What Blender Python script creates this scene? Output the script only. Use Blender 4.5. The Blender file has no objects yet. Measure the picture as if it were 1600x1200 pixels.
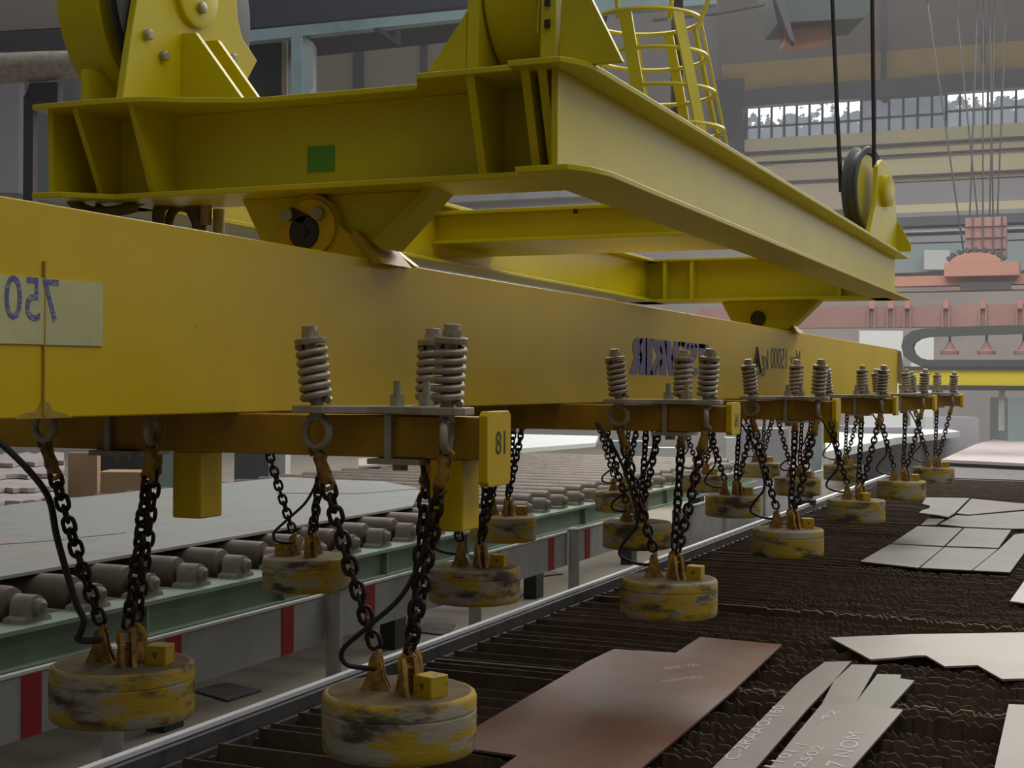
import bpy, math, random
from mathutils import Vector, Matrix
random.seed(7)
C = bpy.context.scene.collection
S = 0.6            # one working unit = one magnet diameter = 0.6 m
ZF = 4.4           # the lens is 4.4 units above the floor
YAW = math.radians(23.0); ROLL = math.radians(0.37); FP = 2250.0

def W(x, y, z): return Vector((x*S, y*S, (z+ZF)*S))

# ---------------------------------------------------------------- camera
cam = bpy.data.objects.new('camera', bpy.data.cameras.new('camera')); C.objects.link(cam)
cam.data.sensor_width = 36.0; cam.data.lens = 36.0*FP/1600.0
cam.data.clip_start = 0.05; cam.data.clip_end = 500
cam.matrix_world = Matrix.Translation(W(0, 0, 0)) @ Matrix.Rotation(YAW, 4, 'Z') @ Matrix.Rotation(math.pi/2, 4, 'X') @ Matrix.Rotation(ROLL, 4, 'Z')
bpy.context.scene.camera = cam
fwd = Vector((-math.sin(YAW), math.cos(YAW), 0)); rt0 = Vector((math.cos(YAW), math.sin(YAW), 0)); up0 = Vector((0, 0, 1))
rt = rt0*math.cos(ROLL)+up0*math.sin(ROLL); up = -rt0*math.sin(ROLL)+up0*math.cos(ROLL)
def ray(px, py): return fwd + rt*((px-800)/FP) + up*((600-py)/FP)
def aF(px, py, F): return tuple(ray(px, py)*F)
def aX(px, py, X): r = ray(px, py); return tuple(r*(X/r.x))
def aY(px, py, Y): r = ray(px, py); return tuple(r*(Y/r.y))
def aZ(px, py, Z): r = ray(px, py); return tuple(r*(Z/r.z))

# ---------------------------------------------------------------- colour management
sc = bpy.context.scene
sc.view_settings.view_transform = 'Standard'; sc.view_settings.look = 'None'
sc.view_settings.gamma = 1; sc.view_settings.use_curve_mapping = False
sc.view_settings.exposure = -0.85
sc.cycles.max_bounces = 6; sc.cycles.diffuse_bounces = 3; sc.cycles.glossy_bounces = 3
sc.cycles.use_denoising = True
sc.cycles.volume_bounces = 0

# ---------------------------------------------------------------- world: daylight through the roof glazing
wd = bpy.data.worlds.new('hall_daylight'); sc.world = wd; wd.use_nodes = True
nt = wd.node_tree; bg = nt.nodes['Background']
tc = nt.nodes.new('ShaderNodeTexCoord'); sx = nt.nodes.new('ShaderNodeSeparateXYZ'); rp = nt.nodes.new('ShaderNodeValToRGB')
mp = nt.nodes.new('ShaderNodeMapRange'); mp.inputs[1].default_value = -1; mp.inputs[2].default_value = 1
nt.links.new(tc.outputs['Generated'], sx.inputs[0]); nt.links.new(sx.outputs['Z'], mp.inputs[0]); nt.links.new(mp.outputs[0], rp.inputs[0])
nt.links.new(rp.outputs[0], bg.inputs[0])
e = rp.color_ramp.elements
e[0].position = 0.0; e[0].color = (.03, .026, .022, 1)
e[1].position = 1.0; e[1].color = (.42, .44, .47, 1)
k = e.new(.5); k.color = (.075, .073, .07, 1)
k = e.new(.62); k.color = (.16, .16, .16, 1)
bg.inputs[1].default_value = 1.0

def area(name, loc, target, sx_, sy_, power, col=(1, .98, .95)):
    l = bpy.data.lights.new(name, 'AREA'); l.shape = 'RECTANGLE'; l.size = sx_*S; l.size_y = sy_*S
    l.energy = power; l.color = col
    o = bpy.data.objects.new(name, l); C.objects.link(o)
    o.location = W(*loc); d = W(*target)-W(*loc)
    o.rotation_euler = d.to_track_quat('-Z', 'Y').to_euler()
    return o
area('roof_skylight_right', (17, 20, 22), (-6, 18, -1), 46, 12, 1500)
area('girder_sheen_light', (30, 74, 10.5), (-6, 40, 0), 50, 9, 1500)  # added area light, aimed to reflect as sheen on the right girder web
area('roof_skylight_near', (-2, 8, 22), (-6, 14, -3), 14, 30, 650)
area('roof_skylight_far', (-10, 60, 26), (-10, 55, -3), 40, 50, 21000)

# ---------------------------------------------------------------- materials
def mat(name, col, rough=.5, metal=0.0, col2=None, scale=3.0, thr=(.5, .7), bump=0.0, bscale=30.0, stretch=None,
        col3=None, scale3=8.0, thr3=(.55, .65), emit=None, spec=.5, vary=False):
    m = bpy.data.materials.new(name); m.use_nodes = True
    n = m.node_tree.nodes; L = m.node_tree.links; b = n['Principled BSDF']
    b.inputs['Base Color'].default_value = (*col, 1); b.inputs['Roughness'].default_value = rough
    b.inputs['Metallic'].default_value = metal; b.inputs['Specular IOR Level'].default_value = spec
    co = n.new('ShaderNodeTexCoord'); out = co.outputs['Object']
    if vary:
        oi = n.new('ShaderNodeObjectInfo'); va = n.new('ShaderNodeVectorMath'); va.operation = 'MULTIPLY_ADD'
        va.inputs[1].default_value = (1, 1, 1)
        sc_ = n.new('ShaderNodeVectorMath'); sc_.operation = 'SCALE'; sc_.inputs[3].default_value = .37
        L.new(oi.outputs['Location'], sc_.inputs[0]); L.new(out, va.inputs[0]); L.new(sc_.outputs[0], va.inputs[2]); out = va.outputs[0]
    if stretch:
        mpn = n.new('ShaderNodeMapping'); mpn.inputs['Scale'].default_value = stretch; L.new(out, mpn.inputs[0]); out = mpn.outputs[0]
    last = None
    def layer(prev, c, s_, th, det=5.0):
        nz = n.new('ShaderNodeTexNoise'); nz.inputs['Scale'].default_value = s_; nz.inputs['Detail'].default_value = det
        nz.inputs['Roughness'].default_value = .62
        L.new(out, nz.inputs['Vector'])
        mr = n.new('ShaderNodeMapRange'); mr.inputs[1].default_value = th[0]; mr.inputs[2].default_value = th[1]
        L.new(nz.outputs['Fac'], mr.inputs[0])
        mx = n.new('ShaderNodeMix'); mx.data_type = 'RGBA'
        L.new(mr.outputs[0], mx.inputs[0])
        if prev is None: mx.inputs[6].default_value = (*col, 1)
        else: L.new(prev, mx.inputs[6])
        mx.inputs[7].default_value = (*c, 1)
        return mx.outputs[2]
    if col2: last = layer(None, col2, scale, thr)
    if col3: last = layer(last, col3, scale3, thr3)
    if last is not None: L.new(last, b.inputs['Base Color'])
    if bump:
        nz = n.new('ShaderNodeTexNoise'); nz.inputs['Scale'].default_value = bscale; nz.inputs['Detail'].default_value = 4
        L.new(out, nz.inputs['Vector'])
        bp = n.new('ShaderNodeBump'); bp.inputs['Strength'].default_value = bump; bp.inputs['Distance'].default_value = .01
        L.new(nz.outputs['Fac'], bp.inputs['Height']); L.new(bp.outputs[0], b.inputs['Normal'])
    if emit:
        b.inputs['Emission Color'].default_value = (*emit[0], 1); b.inputs['Emission Strength'].default_value = emit[1]
    return m

M = {}
M['lemon'] = mat('lemon_paint', (.62, .52, .004), .38, col2=(.54, .46, .006), scale=1.2, thr=(.4, .7), bump=.05, bscale=8, spec=.45)
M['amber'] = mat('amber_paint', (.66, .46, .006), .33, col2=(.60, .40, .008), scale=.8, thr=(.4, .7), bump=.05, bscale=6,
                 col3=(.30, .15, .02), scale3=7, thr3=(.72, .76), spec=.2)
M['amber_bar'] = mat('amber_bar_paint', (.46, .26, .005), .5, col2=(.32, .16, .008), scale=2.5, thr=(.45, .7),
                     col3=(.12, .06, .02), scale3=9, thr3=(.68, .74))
M['cream'] = mat('cream_placard_paint', (.60, .57, .27), .55, col2=(.50, .47, .25), scale=5, thr=(.4, .7), bump=.1, bscale=20)
M['blue'] = mat('blue_stencil_paint', (.10, .11, .30), .6, col2=(.30, .31, .36), scale=40, thr=(.5, .6), stretch=(1, 1, 3))
M['purple'] = mat('purple_lettering', (.12, .09, .24), .5)
M['ink'] = mat('black_marking', (.03, .035, .02), .6)
M['green_sticker'] = mat('green_sticker', (.10, .30, .02), .5)
M['galv'] = mat('galvanised_steel', (.40, .37, .31), .45, .4, col2=(.27, .23, .18), scale=9, thr=(.4, .7))
M['spring'] = mat('spring_steel', (.42, .37, .29), .42, .55, col2=(.25, .20, .14), scale=14, thr=(.4, .75))
M['chain'] = mat('dark_rusty_chain_steel', (.035, .026, .022), .5, .6, col2=(.09, .045, .025), scale=25, thr=(.5, .8))
M['hook'] = mat('rusty_yellow_hook', (.42, .24, .03), .6, .1, col2=(.16, .07, .02), scale=18, thr=(.42, .62))
M['magnet'] = mat('worn_magnet_paint', (.44, .29, .015), .72, col2=(.36, .32, .22), scale=4.0, thr=(.49, .54), vary=True, stretch=(1, 1, 3.0),
                  col3=(.075, .055, .035), scale3=3.4, thr3=(.50, .62), bump=.25, bscale=25)
M['magnet_top'] = mat('dusty_magnet_top', (.17, .12, .05), .85, col2=(.11, .075, .035), scale=5, thr=(.4, .7))
M['box'] = mat('grimy_box_paint', (.46, .31, .008), .5, col2=(.25, .15, .02), scale=12, thr=(.55, .7))
M['grease'] = mat('brownish_grease', (.40, .26, .02), .6, col2=(.30, .19, .02), scale=20)
M['pin'] = mat('dark_pin_steel', (.05, .04, .038), .5, .5)
M['rubber'] = mat('black_cable_rubber', (.018, .018, .017), .55)
M['hose'] = mat('brown_hose', (.12, .085, .045), .6, col2=(.05, .04, .03), scale=12)
M['slat'] = mat('burnt_slat_steel', (.11, .072, .045), .7, .1, col2=(.17, .12, .07), scale=6, thr=(.45, .7), bump=.4, bscale=25, vary=True)
M['crust'] = mat('slag_crust', (.12, .09, .05), .9, col2=(.07, .05, .03), scale=10, bump=1, bscale=20)
M['pit'] = mat('black_pit_scale', (.02, .015, .012), .9)
M['rim'] = mat('pale_rim_paint', (.95, .95, .98), .45, col2=(.80, .80, .84), scale=6, thr=(.55, .75))
M['rim_dark'] = mat('dark_rim_steel', (.10, .095, .09), .6, col2=(.05, .04, .035), scale=5)
M['plate'] = mat('mill_plate', (.23, .19, .16), .42, .35, col2=(.17, .13, .105), scale=.9, thr=(.45, .72), stretch=(1, .5, 1))
M['plate_brown'] = mat('reddish_mill_plate', (.27, .20, .165), .42, .35, col2=(.22, .105, .065), scale=.55, thr=(.40, .58))
M['plate_grey'] = mat('grey_cut_plate', (.125, .117, .10), .52, .25, col2=(.10, .092, .078), scale=1.5, thr=(.4, .7))
M['plate_bright'] = mat('bright_cut_plate', (.36, .32, .27), .42, .3, col2=(.29, .245, .19), scale=.8, thr=(.5, .7))
M['sheet'] = mat('dusty_sheet_steel', (.27, .28, .265), .62, .1, col2=(.29, .255, .215), scale=.6, thr=(.5, .66), col3=(.21, .21, .195), scale3=3, thr3=(.5, .8))
M['sheet_pink'] = mat('dusty_pinkish_sheet', (.40, .345, .33), .65, .1, col2=(.32, .275, .26), scale=1.2)
M['chalk'] = mat('white_chalk', (.66, .64, .6), .9)
M['moss'] = mat('greenish_tint_patch', (.20, .19, .15), .5, .3)
M['roller'] = mat('roller_steel', (.16, .125, .095), .55, .2, col2=(.10, .075, .055), scale=5, thr=(.4, .7), vary=True)
M['bearing'] = mat('dusty_bearing_paint', (.24, .22, .17), .7, col2=(.16, .13, .09), scale=9)
M['green'] = mat('green_machine_paint', (.20, .28, .20), .6, col2=(.13, .17, .12), scale=1.6, thr=(.4, .75), col3=(.05, .05, .04), scale3=5, thr3=(.66, .76))
M['white'] = mat('dirty_white_paint', (.42, .42, .42), .6, col2=(.33, .33, .33), scale=3, thr=(.4, .7))
M['post'] = mat('dirty_post_paint', (.40, .40, .36), .6, col2=(.30, .29, .25), scale=4)
M['red'] = mat('red_stripe_paint', (.36, .015, .02), .6)
M['floor'] = mat('dusty_concrete', (.26, .225, .175), .85, col2=(.19, .165, .13), scale=.7, thr=(.35, .7), bump=.2, bscale=10, col3=(.12, .10, .08), scale3=2.2, thr3=(.66, .8))
M['teal'] = mat('teal_steel', (.20, .29, .31), .6, col2=(.12, .17, .18), scale=.6)
M['navy'] = mat('dark_navy_girder', (.016, .020, .030), .6)
M['darkgreen'] = mat('dark_green_girder', (.025, .036, .030), .6)
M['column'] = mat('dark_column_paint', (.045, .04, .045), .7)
M['wall'] = mat('far_wall_cladding', (.34, .31, .28), .9, col2=(.28, .26, .25), scale=.12)
M['wall_ochre'] = mat('ochre_cladding', (.55, .37, .05), .9, col2=(.36, .25, .08), scale=.3)
M['wall_cream'] = mat('cream_cladding', (.62, .56, .34), .9, col2=(.52, .47, .33), scale=.3)
M['wall_mauve'] = mat('mauve_grey_cladding', (.22, .175, .14), .9, col2=(.15, .13, .12), scale=.2)
M['wall_lilac'] = mat('lilac_grey_cladding', (.29, .28, .31), .9, col2=(.35, .34, .33), scale=.25, stretch=(.3, 1, 2))
M['crane_rail'] = mat('blue_black_rail_beam', (.085, .09, .10), .8)
M['beige'] = mat('beige_panel', (.46, .39, .28), .85, col2=(.38, .33, .29), scale=.25, stretch=(.4, 1, 2.5))
M['wood'] = mat('pale_plywood', (.36, .25, .14), .8, col2=(.27, .18, .10), scale=2, stretch=(1, 1, .2))
M['salmon'] = mat('salmon_red_paint', (.36, .17, .12), .8, col2=(.31, .15, .11), scale=.5)
M['salmon_d'] = mat('dusty_red_paint', (.24, .125, .11), .8, col2=(.28, .16, .14), scale=.6)
M['haze_white'] = mat('off_white_board', (.52, .54, .52), .8)
M['cabinet'] = mat('pale_grey_cabinet', (.46, .47, .46), .6, col2=(.36, .38, .38), scale=.8)
M['bluegrey'] = mat('blue_grey_paint', (.25, .31, .32), .7)
M['bluebin'] = mat('blue_plastic', (.10, .18, .30), .6)
M['echain'] = mat('charcoal_cable_carrier', (.075, .08, .08), .6)
M['gantry'] = mat('gantry_yellow', (.66, .55, .02), .5)
M['rope'] = mat('wire_rope', (.035, .035, .035), .6, .4)

def window_mat(name, bright, dark, thr, scale, strength):
    m = bpy.data.materials.new(name); m.use_nodes = True; n = m.node_tree.nodes; L = m.node_tree.links
    b = n['Principled BSDF']; b.inputs['Base Color'].default_value = (.1, .11, .12, 1); b.inputs['Roughness'].default_value = .2
    co = n.new('ShaderNodeTexCoord'); v = n.new('ShaderNodeTexNoise'); v.inputs['Scale'].default_value = scale; v.inputs['Detail'].default_value = 6; v.inputs['Roughness'].default_value = .65
    L.new(co.outputs['Object'], v.inputs['Vector'])
    sp = n.new('ShaderNodeSeparateXYZ'); L.new(co.outputs['Object'], sp.inputs[0])
    ad = n.new('ShaderNodeMath'); ad.operation = 'MULTIPLY_ADD'; ad.inputs[1].default_value = .30
    L.new(sp.outputs['Z'], ad.inputs[0]); L.new(v.outputs['Fac'], ad.inputs[2])
    mr = n.new('ShaderNodeMapRange'); mr.inputs[1].default_value = thr[0]; mr.inputs[2].default_value = thr[1]
    L.new(ad.outputs[0], mr.inputs[0])
    mx = n.new('ShaderNodeMix'); mx.data_type = 'RGBA'; mx.inputs[6].default_value = (*dark, 1); mx.inputs[7].default_value = (*bright, 1)
    L.new(mr.outputs[0], mx.inputs[0]); L.new(mx.outputs[2], b.inputs['Emission Color']); b.inputs['Emission Strength'].default_value = strength
    return m
M['win_bright'] = window_mat('sky_through_glazing', (3.2, 3.2, 3.1), (.26, .31, .37), (.58, .63), 2.2, 1.0)
M['win_dull'] = window_mat('dull_glazing', (.24, .27, .32), (.15, .18, .22), (.4, .7), .5, 1.0)

# ---------------------------------------------------------------- mesh builder
class MB:
    def __init__(s): s.v = []; s.f = []
    def add(s, vs, fs):
        k = len(s.v); s.v += [tuple(p) for p in vs]; s.f += [tuple(i+k for i in q) for q in fs]; return s
    def box(s, x0, x1, y0, y1, z0, z1):
        vs = [(x, y, z) for x in (x0, x1) for y in (y0, y1) for z in (z0, z1)]
        return s.add(vs, [(0, 1, 3, 2), (4, 6, 7, 5), (0, 4, 5, 1), (2, 3, 7, 6), (0, 2, 6, 4), (1, 5, 7, 3)])
    def hull(s, a, b):            # prism between two equal-length outlines of 3-D points
        n = len(a)
        return s.add(list(a)+list(b), [tuple(range(n))[::-1], tuple(range(n, 2*n))] + [(i, (i+1) % n, n+(i+1) % n, n+i) for i in range(n)])
    def px(s, poly, x0, x1): return s.hull([(x0, p[0], p[1]) for p in poly], [(x1, p[0], p[1]) for p in poly])   # poly = (y, z)
    def py(s, poly, y0, y1): return s.hull([(p[0], y0, p[1]) for p in poly], [(p[0], y1, p[1]) for p in poly])   # poly = (x, z)
    def pz(s, poly, z0, z1): return s.hull([(p[0], p[1], z0) for p in poly], [(p[0], p[1], z1) for p in poly])   # poly = (x, y)
    def tube(s, pts, r, n=8, closed=False, cap=True):
        pts = [Vector(p) for p in pts]; N = len(pts); rings = []
        t0 = (pts[1]-pts[0]).normalized(); a = t0.orthogonal().normalized()
        rr = r if isinstance(r, (list, tuple)) else [r]*N
        for i, p in enumerate(pts):
            if closed: t = (pts[(i+1) % N]-pts[i-1]).normalized()
            else: t = (pts[min(i+1, N-1)]-pts[max(i-1, 0)]).normalized()
            a = (a-t*a.dot(t)).normalized(); b = t.cross(a)
            rings.append([p+(a*math.cos(2*math.pi*j/n)+b*math.sin(2*math.pi*j/n))*rr[i] for j in range(n)])
        vs = [v for q in rings for v in q]; fs = []
        for i in range(N if closed else N-1):
            i2 = (i+1) % N
            for j in range(n): fs.append((i*n+j, i2*n+j, i2*n+(j+1) % n, i*n+(j+1) % n))
        if not closed and cap: fs += [tuple(range(n))[::-1], tuple(range((N-1)*n, N*n))]
        return s.add(vs, fs)
    def cyl(s, a, b, r, n=20, r2=None): return s.tube([a, b], [r, r if r2 is None else r2], n)
    def lathe(s, prof, c=(0, 0, 0), ax='z', n=32):       # prof = (radius, height) from bottom to top
        vs = []; fs = []; m = len(prof)
        for j in range(n):
            t = 2*math.pi*j/n
            for r, h in prof:
                u, w = r*math.cos(t), r*math.sin(t)
                q = (u, w, h) if ax == 'z' else ((h, u, w) if ax == 'x' else (w, h, u))
                vs.append((q[0]+c[0], q[1]+c[1], q[2]+c[2]))
        for j in range(n):
            j2 = (j+1) % n
            for i in range(m-1): fs.append((j*m+i, j2*m+i, j2*m+i+1, j*m+i+1))
        if prof[0][0] > 1e-4: fs.append(tuple(j*m for j in range(n))[::-1])
        if prof[-1][0] > 1e-4: fs.append(tuple(j*m+m-1 for j in range(n)))
        return s.add(vs, fs)
    def ring(s, c, R, r, nrm, n=24, m=8, arc=(0, 2*math.pi), long=1.0, ldir=None):
        nrm = Vector(nrm).normalized(); a = (Vector(ldir) if ldir else nrm.orthogonal()).normalized(); b = nrm.cross(a); c = Vector(c)
        full = abs(arc[1]-arc[0]-2*math.pi) < 1e-6; k = n if full else n+1
        pts = [c+(a*math.cos(arc[0]+(arc[1]-arc[0])*i/n)*long+b*math.sin(arc[0]+(arc[1]-arc[0])*i/n))*R for i in range(k)]
        return s.tube(pts, r, m, closed=full)
    def xf(s, mtx):
        s.v = [tuple(mtx @ Vector(p)) for p in s.v]; return s
    def build(s, name, m, parent=None, org=None, sharp=32, bevel=0.0):
        if org is None: org = parent['_org'] if parent is not None and '_org' in parent else (0, 0, 0)
        me = bpy.data.meshes.new(name)
        me.from_pydata([((p[0]-org[0])*S, (p[1]-org[1])*S, (p[2]-org[2])*S) for p in s.v], [], s.f)
        for q in me.polygons: q.use_smooth = True
        import bmesh
        bm = bmesh.new(); bm.from_mesh(me); bmesh.ops.recalc_face_normals(bm, faces=bm.faces); bm.to_mesh(me); bm.free()
        me.set_sharp_from_angle(angle=math.radians(sharp))
        me.materials.append(m); me.update()
        o = bpy.data.objects.new(name, me); C.objects.link(o)
        if parent is not None: o.parent = parent
        else: o.location = W(*org)
        if bevel:
            bv = o.modifiers.new('edge', 'BEVEL'); bv.width = bevel*S; bv.segments = 2; bv.limit_method = 'ANGLE'; bv.angle_limit = math.radians(40)
        return o

def tag(o, label, cat, group=None):
    o['label'] = label; o['category'] = cat
    if group: o['group'] = group
    return o
def empty(name, org, label, cat, group=None):
    o = bpy.data.objects.new(name, None); C.objects.link(o); o.empty_display_size = .1
    o.location = W(*org); o['_org'] = [float(c) for c in org]
    return tag(o, label, cat, group)
def sub(parent_obj, name, mb, m, org, **k):      # sub-part: same local frame as its part
    o = mb.build(name, m, None, org=org, **k); o.location = (0, 0, 0); o.parent = parent_obj; return o
def struct(name, mb, m, **k):
    o = mb.build(name, m, **k); o['kind'] = 'structure'; return o
def copy_tree(o, parent=None):
    c = o.copy(); C.objects.link(c); c.parent = parent
    if parent is None:
        for kk in ('label', 'group'):
            pass
    for ch in list(o.children): copy_tree(ch, c)
    return c

def text_geo(txt, size, squeeze=1.0):
    cu = bpy.data.curves.new('t', 'FONT'); cu.body = txt; cu.size = size; cu.resolution_u = 3
    ob = bpy.data.objects.new('t', cu); C.objects.link(ob)
    bpy.context.view_layer.update()
    me = bpy.data.meshes.new_from_object(ob.evaluated_get(bpy.context.evaluated_depsgraph_get()))
    vs = [(v.co.x*squeeze, v.co.y) for v in me.vertices]; fs = [tuple(p.vertices) for p in me.polygons]
    bpy.data.objects.remove(ob); bpy.data.meshes.remove(me); bpy.data.curves.remove(cu)
    return vs, fs
def text_on(mb, txt, size, org, udir, vdir, squeeze=1.0, centre=False, fit=None):
    vs, fs = text_geo(txt, size, squeeze)
    x0 = min(v[0] for v in vs); x1 = max(v[0] for v in vs)
    if fit: q = fit/(x1-x0); vs = [((v[0]-x0)*q, v[1]) for v in vs]; x0, x1 = 0, fit
    off = -(x0+x1)/2 if centre else -x0
    u = Vector(udir).normalized(); w = Vector(vdir).normalized(); o = Vector(org)
    return mb.add([o+u*(v[0]+off)+w*v[1] for v in vs], fs)

# ================================================================ SETTING
FL = -4.4
struct('floor', MB().box(-110, 40, -12, 104, FL-.2, FL), M['floor'])
YW = 100.0
def wallrect(px0, py0, px1, py1, depth=.5, Y=YW):
    a = aY(px0, py0, Y); b = aY(px1, py1, Y)
    return (min(a[0], b[0]), max(a[0], b[0]), Y-depth, Y, min(a[2], b[2]), max(a[2], b[2]))
struct('wall_far', MB().box(-110, 40, 100.6, 101.4, FL, 50), M['wall'])
def spanz(r):
    xm = (max(r[0], 0)+min(r[2], 1600))/2; a = aY(xm, r[1], YW); b = aY(xm, r[3], YW); return b[2], a[2]
def trimbox(n, r, m, sy=.5):
    x0, x1 = aY(r[0], r[1], YW)[0], aY(r[2], r[3], YW)[0]; z0, z1 = spanz(r)
    return struct('trim_%d' % n, MB().box(x0, x1, YW-sy, 100.6, z0, z1), M[m])
trims = [
    ((1125, -60, 1900, 84), 'wall_mauve', .3), ((1130, 84, 1900, 134), 'wall_ochre', .35), ((1120, 130, 1900, 156), 'crane_rail', .9),
    ((1160, 206, 1900, 286), 'wall_cream', .3), ((1340, 284, 1900, 318), 'wall_lilac', .3), ((1380, 318, 1900, 331), 'wall_cream', .45),
    ((1380, 331, 1900, 340), 'wall_lilac', .5), ((1385, 339, 1900, 353), 'crane_rail', 1.0), ((1385, 356, 1900, 362), 'haze_white', .5),
    ((1385, 368, 1900, 378), 'wall_lilac', .4), ((1385, 380, 1900, 425), 'bluegrey', .3), ((1118, 128, 1164, 330), 'column', 1.0),
    ((1160, 228, 1900, 231), 'column', .8), ((1160, 245, 1900, 247), 'column', .8), ((1230, 276, 1900, 279), 'column', .8),
    ((1380, -60, 1386, 160), 'column', .8), ((1535, 40, 1540, 100), 'column', .8),
    ((480, 40, 760, 180), 'beige', .4), ((560, 40, 572, 180), 'column', .9), ((664, 40, 671, 180), 'column', .9),
    ((620, 280, 1010, 312), 'cabinet', .4), ((-120, -20, 100, 25), 'haze_white', .3), ((-120, 130, 100, 230), 'wall_lilac', .3), ((1210, 255, 1330, 330), 'beige', .5), ((-120, 230, 110, 330), 'bluegrey', .3),
]
for i, (r, m, sy) in enumerate(trims): trimbox(i+1, r, m, sy)
# ribs over cream cladding
def window(n, r, m, bars=5):
    a = aY(r[0], r[1], YW); b = aY(r[2], r[3], YW)
    x0, x1 = a[0], b[0]; z0, z1 = spanz((1160, r[1], 1600, r[3]))
    w = MB().box(x0, x1, 100.3, 100.6, z0, z1).build('window_%d' % n, M[m], org=((x0+x1)/2, 100.3, (z0+z1)/2)); w['kind'] = 'structure'
    fr = MB()
    for k_ in range(bars+1):
        x = x0+(x1-x0)*k_/bars; fr.box(x-.07, x+.07, 100.1, 100.3, z0, z1)
    for z in (z0, z0+(z1-z0)*.45, z1): fr.box(x0, x1, 100.1, 100.3, z-.06, z+.06)
    sub(w, 'window_frame', fr, M['crane_rail'], ((x0+x1)/2, 100.3, (z0+z1)/2))
window(1, (1166, 152, 1345, 212), 'win_bright', 9)
window(2, (1345, 150, 1478, 210), 'win_dull', 6)
window(3, (1478, 146, 1700, 208), 'win_bright', 10)

# ================================================================ CUTTING TABLE
ZS = -3.2
t = empty('cutting_table', (-7.5, 9, FL), 'long plasma cutting table with pale steel rim, full of dark slats', 'cutting table')
r_ = MB(); r_.box(-7.63, -7.55, 6.0, 52, -3.12, -3.07)
r_.build('rim_rail', M['rim'], t, bevel=.008)['label'] = 'pale painted rim rail'
MB().box(-7.60, -7.48, 6.0, 52, FL, -3.125).build('side_wall', M['rim_dark'], t)
c_ = MB(); y = 8.6
while y < 52: c_.box(-7.44, -7.36, y+.10, y+.22, -3.72, -3.30); y += .38
c_.box(-7.45, -7.40, 8.6, 52, -3.75, -3.25); c_.build('slat_holder', M['rim_dark'], t)
MB().box(-7.44, 2.2, 6.0, 52, FL, -3.85).build('bed', M['pit'], t)
MB().box(-7.44, 2.2, 51.8, 52, -3.85, -3.2).build('end_wall', M['rim_dark'], t)

def slat_mesh(seed, crust=False):
    rr = random.Random(seed); mb = MB(); x = -7.36; xs = []; hs = []
    onset = -5.2+rr.uniform(-.7, .9)
    lvl = 0; tgt = 0
    while x < 1.6:
        worn = max(0, min(1, (x-onset)/1.3))
        if rr.random() < .10: tgt = rr.uniform(0, .05)
        lvl += (tgt-lvl)*.5
        jag = rr.choice((0, rr.uniform(0, .02), rr.uniform(.01, .06)))*worn
        xs.append(x); hs.append(ZS-.004-worn*lvl-jag)
        x += .26 if worn == 0 else rr.uniform(.02, .05)
    xs.append(1.6); hs.append(ZS-.05)
    n = len(xs); th = .03 if crust else .0065
    A = [(xs[i], -th+(rr.uniform(-.01, .01) if xs[i] > onset+.5 else 0), hs[i]) for i in range(n)]
    vs = []; fs = []
    for i in range(n):
        wob = (rr.uniform(-.008, .008) if xs[i] > onset else 0)
        vs += [(xs[i], wob-th, -3.82), (xs[i], wob-th, hs[i]), (xs[i], wob+th, hs[i]), (xs[i], wob+th, -3.82)]
    for i in range(n-1):
        a = 4*i; b = a+4
        fs += [(a, b, b+1, a+1), (a+1, b+1, b+2, a+2), (a+2, b+2, b+3, a+3)]
    fs += [(0, 1, 2, 3), (4*n-1, 4*n-2, 4*n-3, 4*n-4)]
    return mb.add(vs, fs)
protos = []
for k_ in range(7):
    o = slat_mesh(k_+11, k_ == 6).build('table_slat', M['crust'] if k_ == 6 else M['slat'], org=(0, 0, 0), sharp=20)
    protos.append(o)
used = set(); y = 8.6; i = 0
while y < 51.6:
    k_ = 6 if i in (17, 31) else random.randrange(6)
    if k_ in used: o = protos[k_].copy(); C.objects.link(o)
    else: o = protos[k_]; used.add(k_)
    o.location = W(0, y+random.uniform(-.05, .05), 0)
    o.rotation_euler = (math.radians(random.uniform(-4, 4)), 0, math.radians(random.uniform(-.35, .35)))
    if k_ == 6: tag(o, 'slat caked with pale brown slag, %s' % ('behind the chalk-marked plate' if i == 17 else 'level with the tip of the zigzag plate, farther back'), 'slat', 'slag-caked slats of the cutting table')
    else: tag(o, 'thin dark steel slat standing on edge in the cutting table', 'slat', 'dark slats of the cutting table')
    y += .38; i += 1
for k_ in range(7):
    if k_ not in used: bpy.data.objects.remove(protos[k_])

# ---------------------------------------------------------------- plates on the slats
PZ = ZS
def plate(poly, m, label, z=PZ, th=.022, name='steel_plate', group=None, cat='steel plate', bevel=0):
    P = [aZ(a, b, z+th) for a, b in poly]
    cx = sum(p[0] for p in P)/len(P); cy = sum(p[1] for p in P)/len(P)
    o = MB().pz([(p[0], p[1]) for p in P], z, z+th).build(name, M[m], org=(cx, cy, z))
    return tag(o, label, cat, group), P
def chalk(parent, txt, px_a, px_b, h, z, name='chalk_mark', m='chalk'):
    a = Vector(aZ(*px_a, z)); b = Vector(aZ(*px_b, z)); u = (b-a); v = Vector((0, 0, 1)).cross(u).normalized()
    mb = text_on(MB(), txt, h, a+Vector((0, 0, .003)), u, v, fit=u.length)
    o = mb.build(name, M[m], org=(0, 0, 0)); o.parent = parent; o.location = W(0, 0, 0)-parent.location
    return o
p1, _ = plate([(959, 1014), (1056, 1020), (1094, 995), (1222, 1007), (1141, 1083), (1003, 1199), (870, 1312), (640, 1290), (781, 1200), (809, 1180), (750, 1172), (700, 1166), (750, 1132), (919, 1033)],
      'plate_brown', 'large reddish brown steel plate with stepped corners right of nearest magnet')
chalk(p1, 'ANK 150', (1040, 1046), (1095, 1040), .16, PZ+.022)
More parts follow.
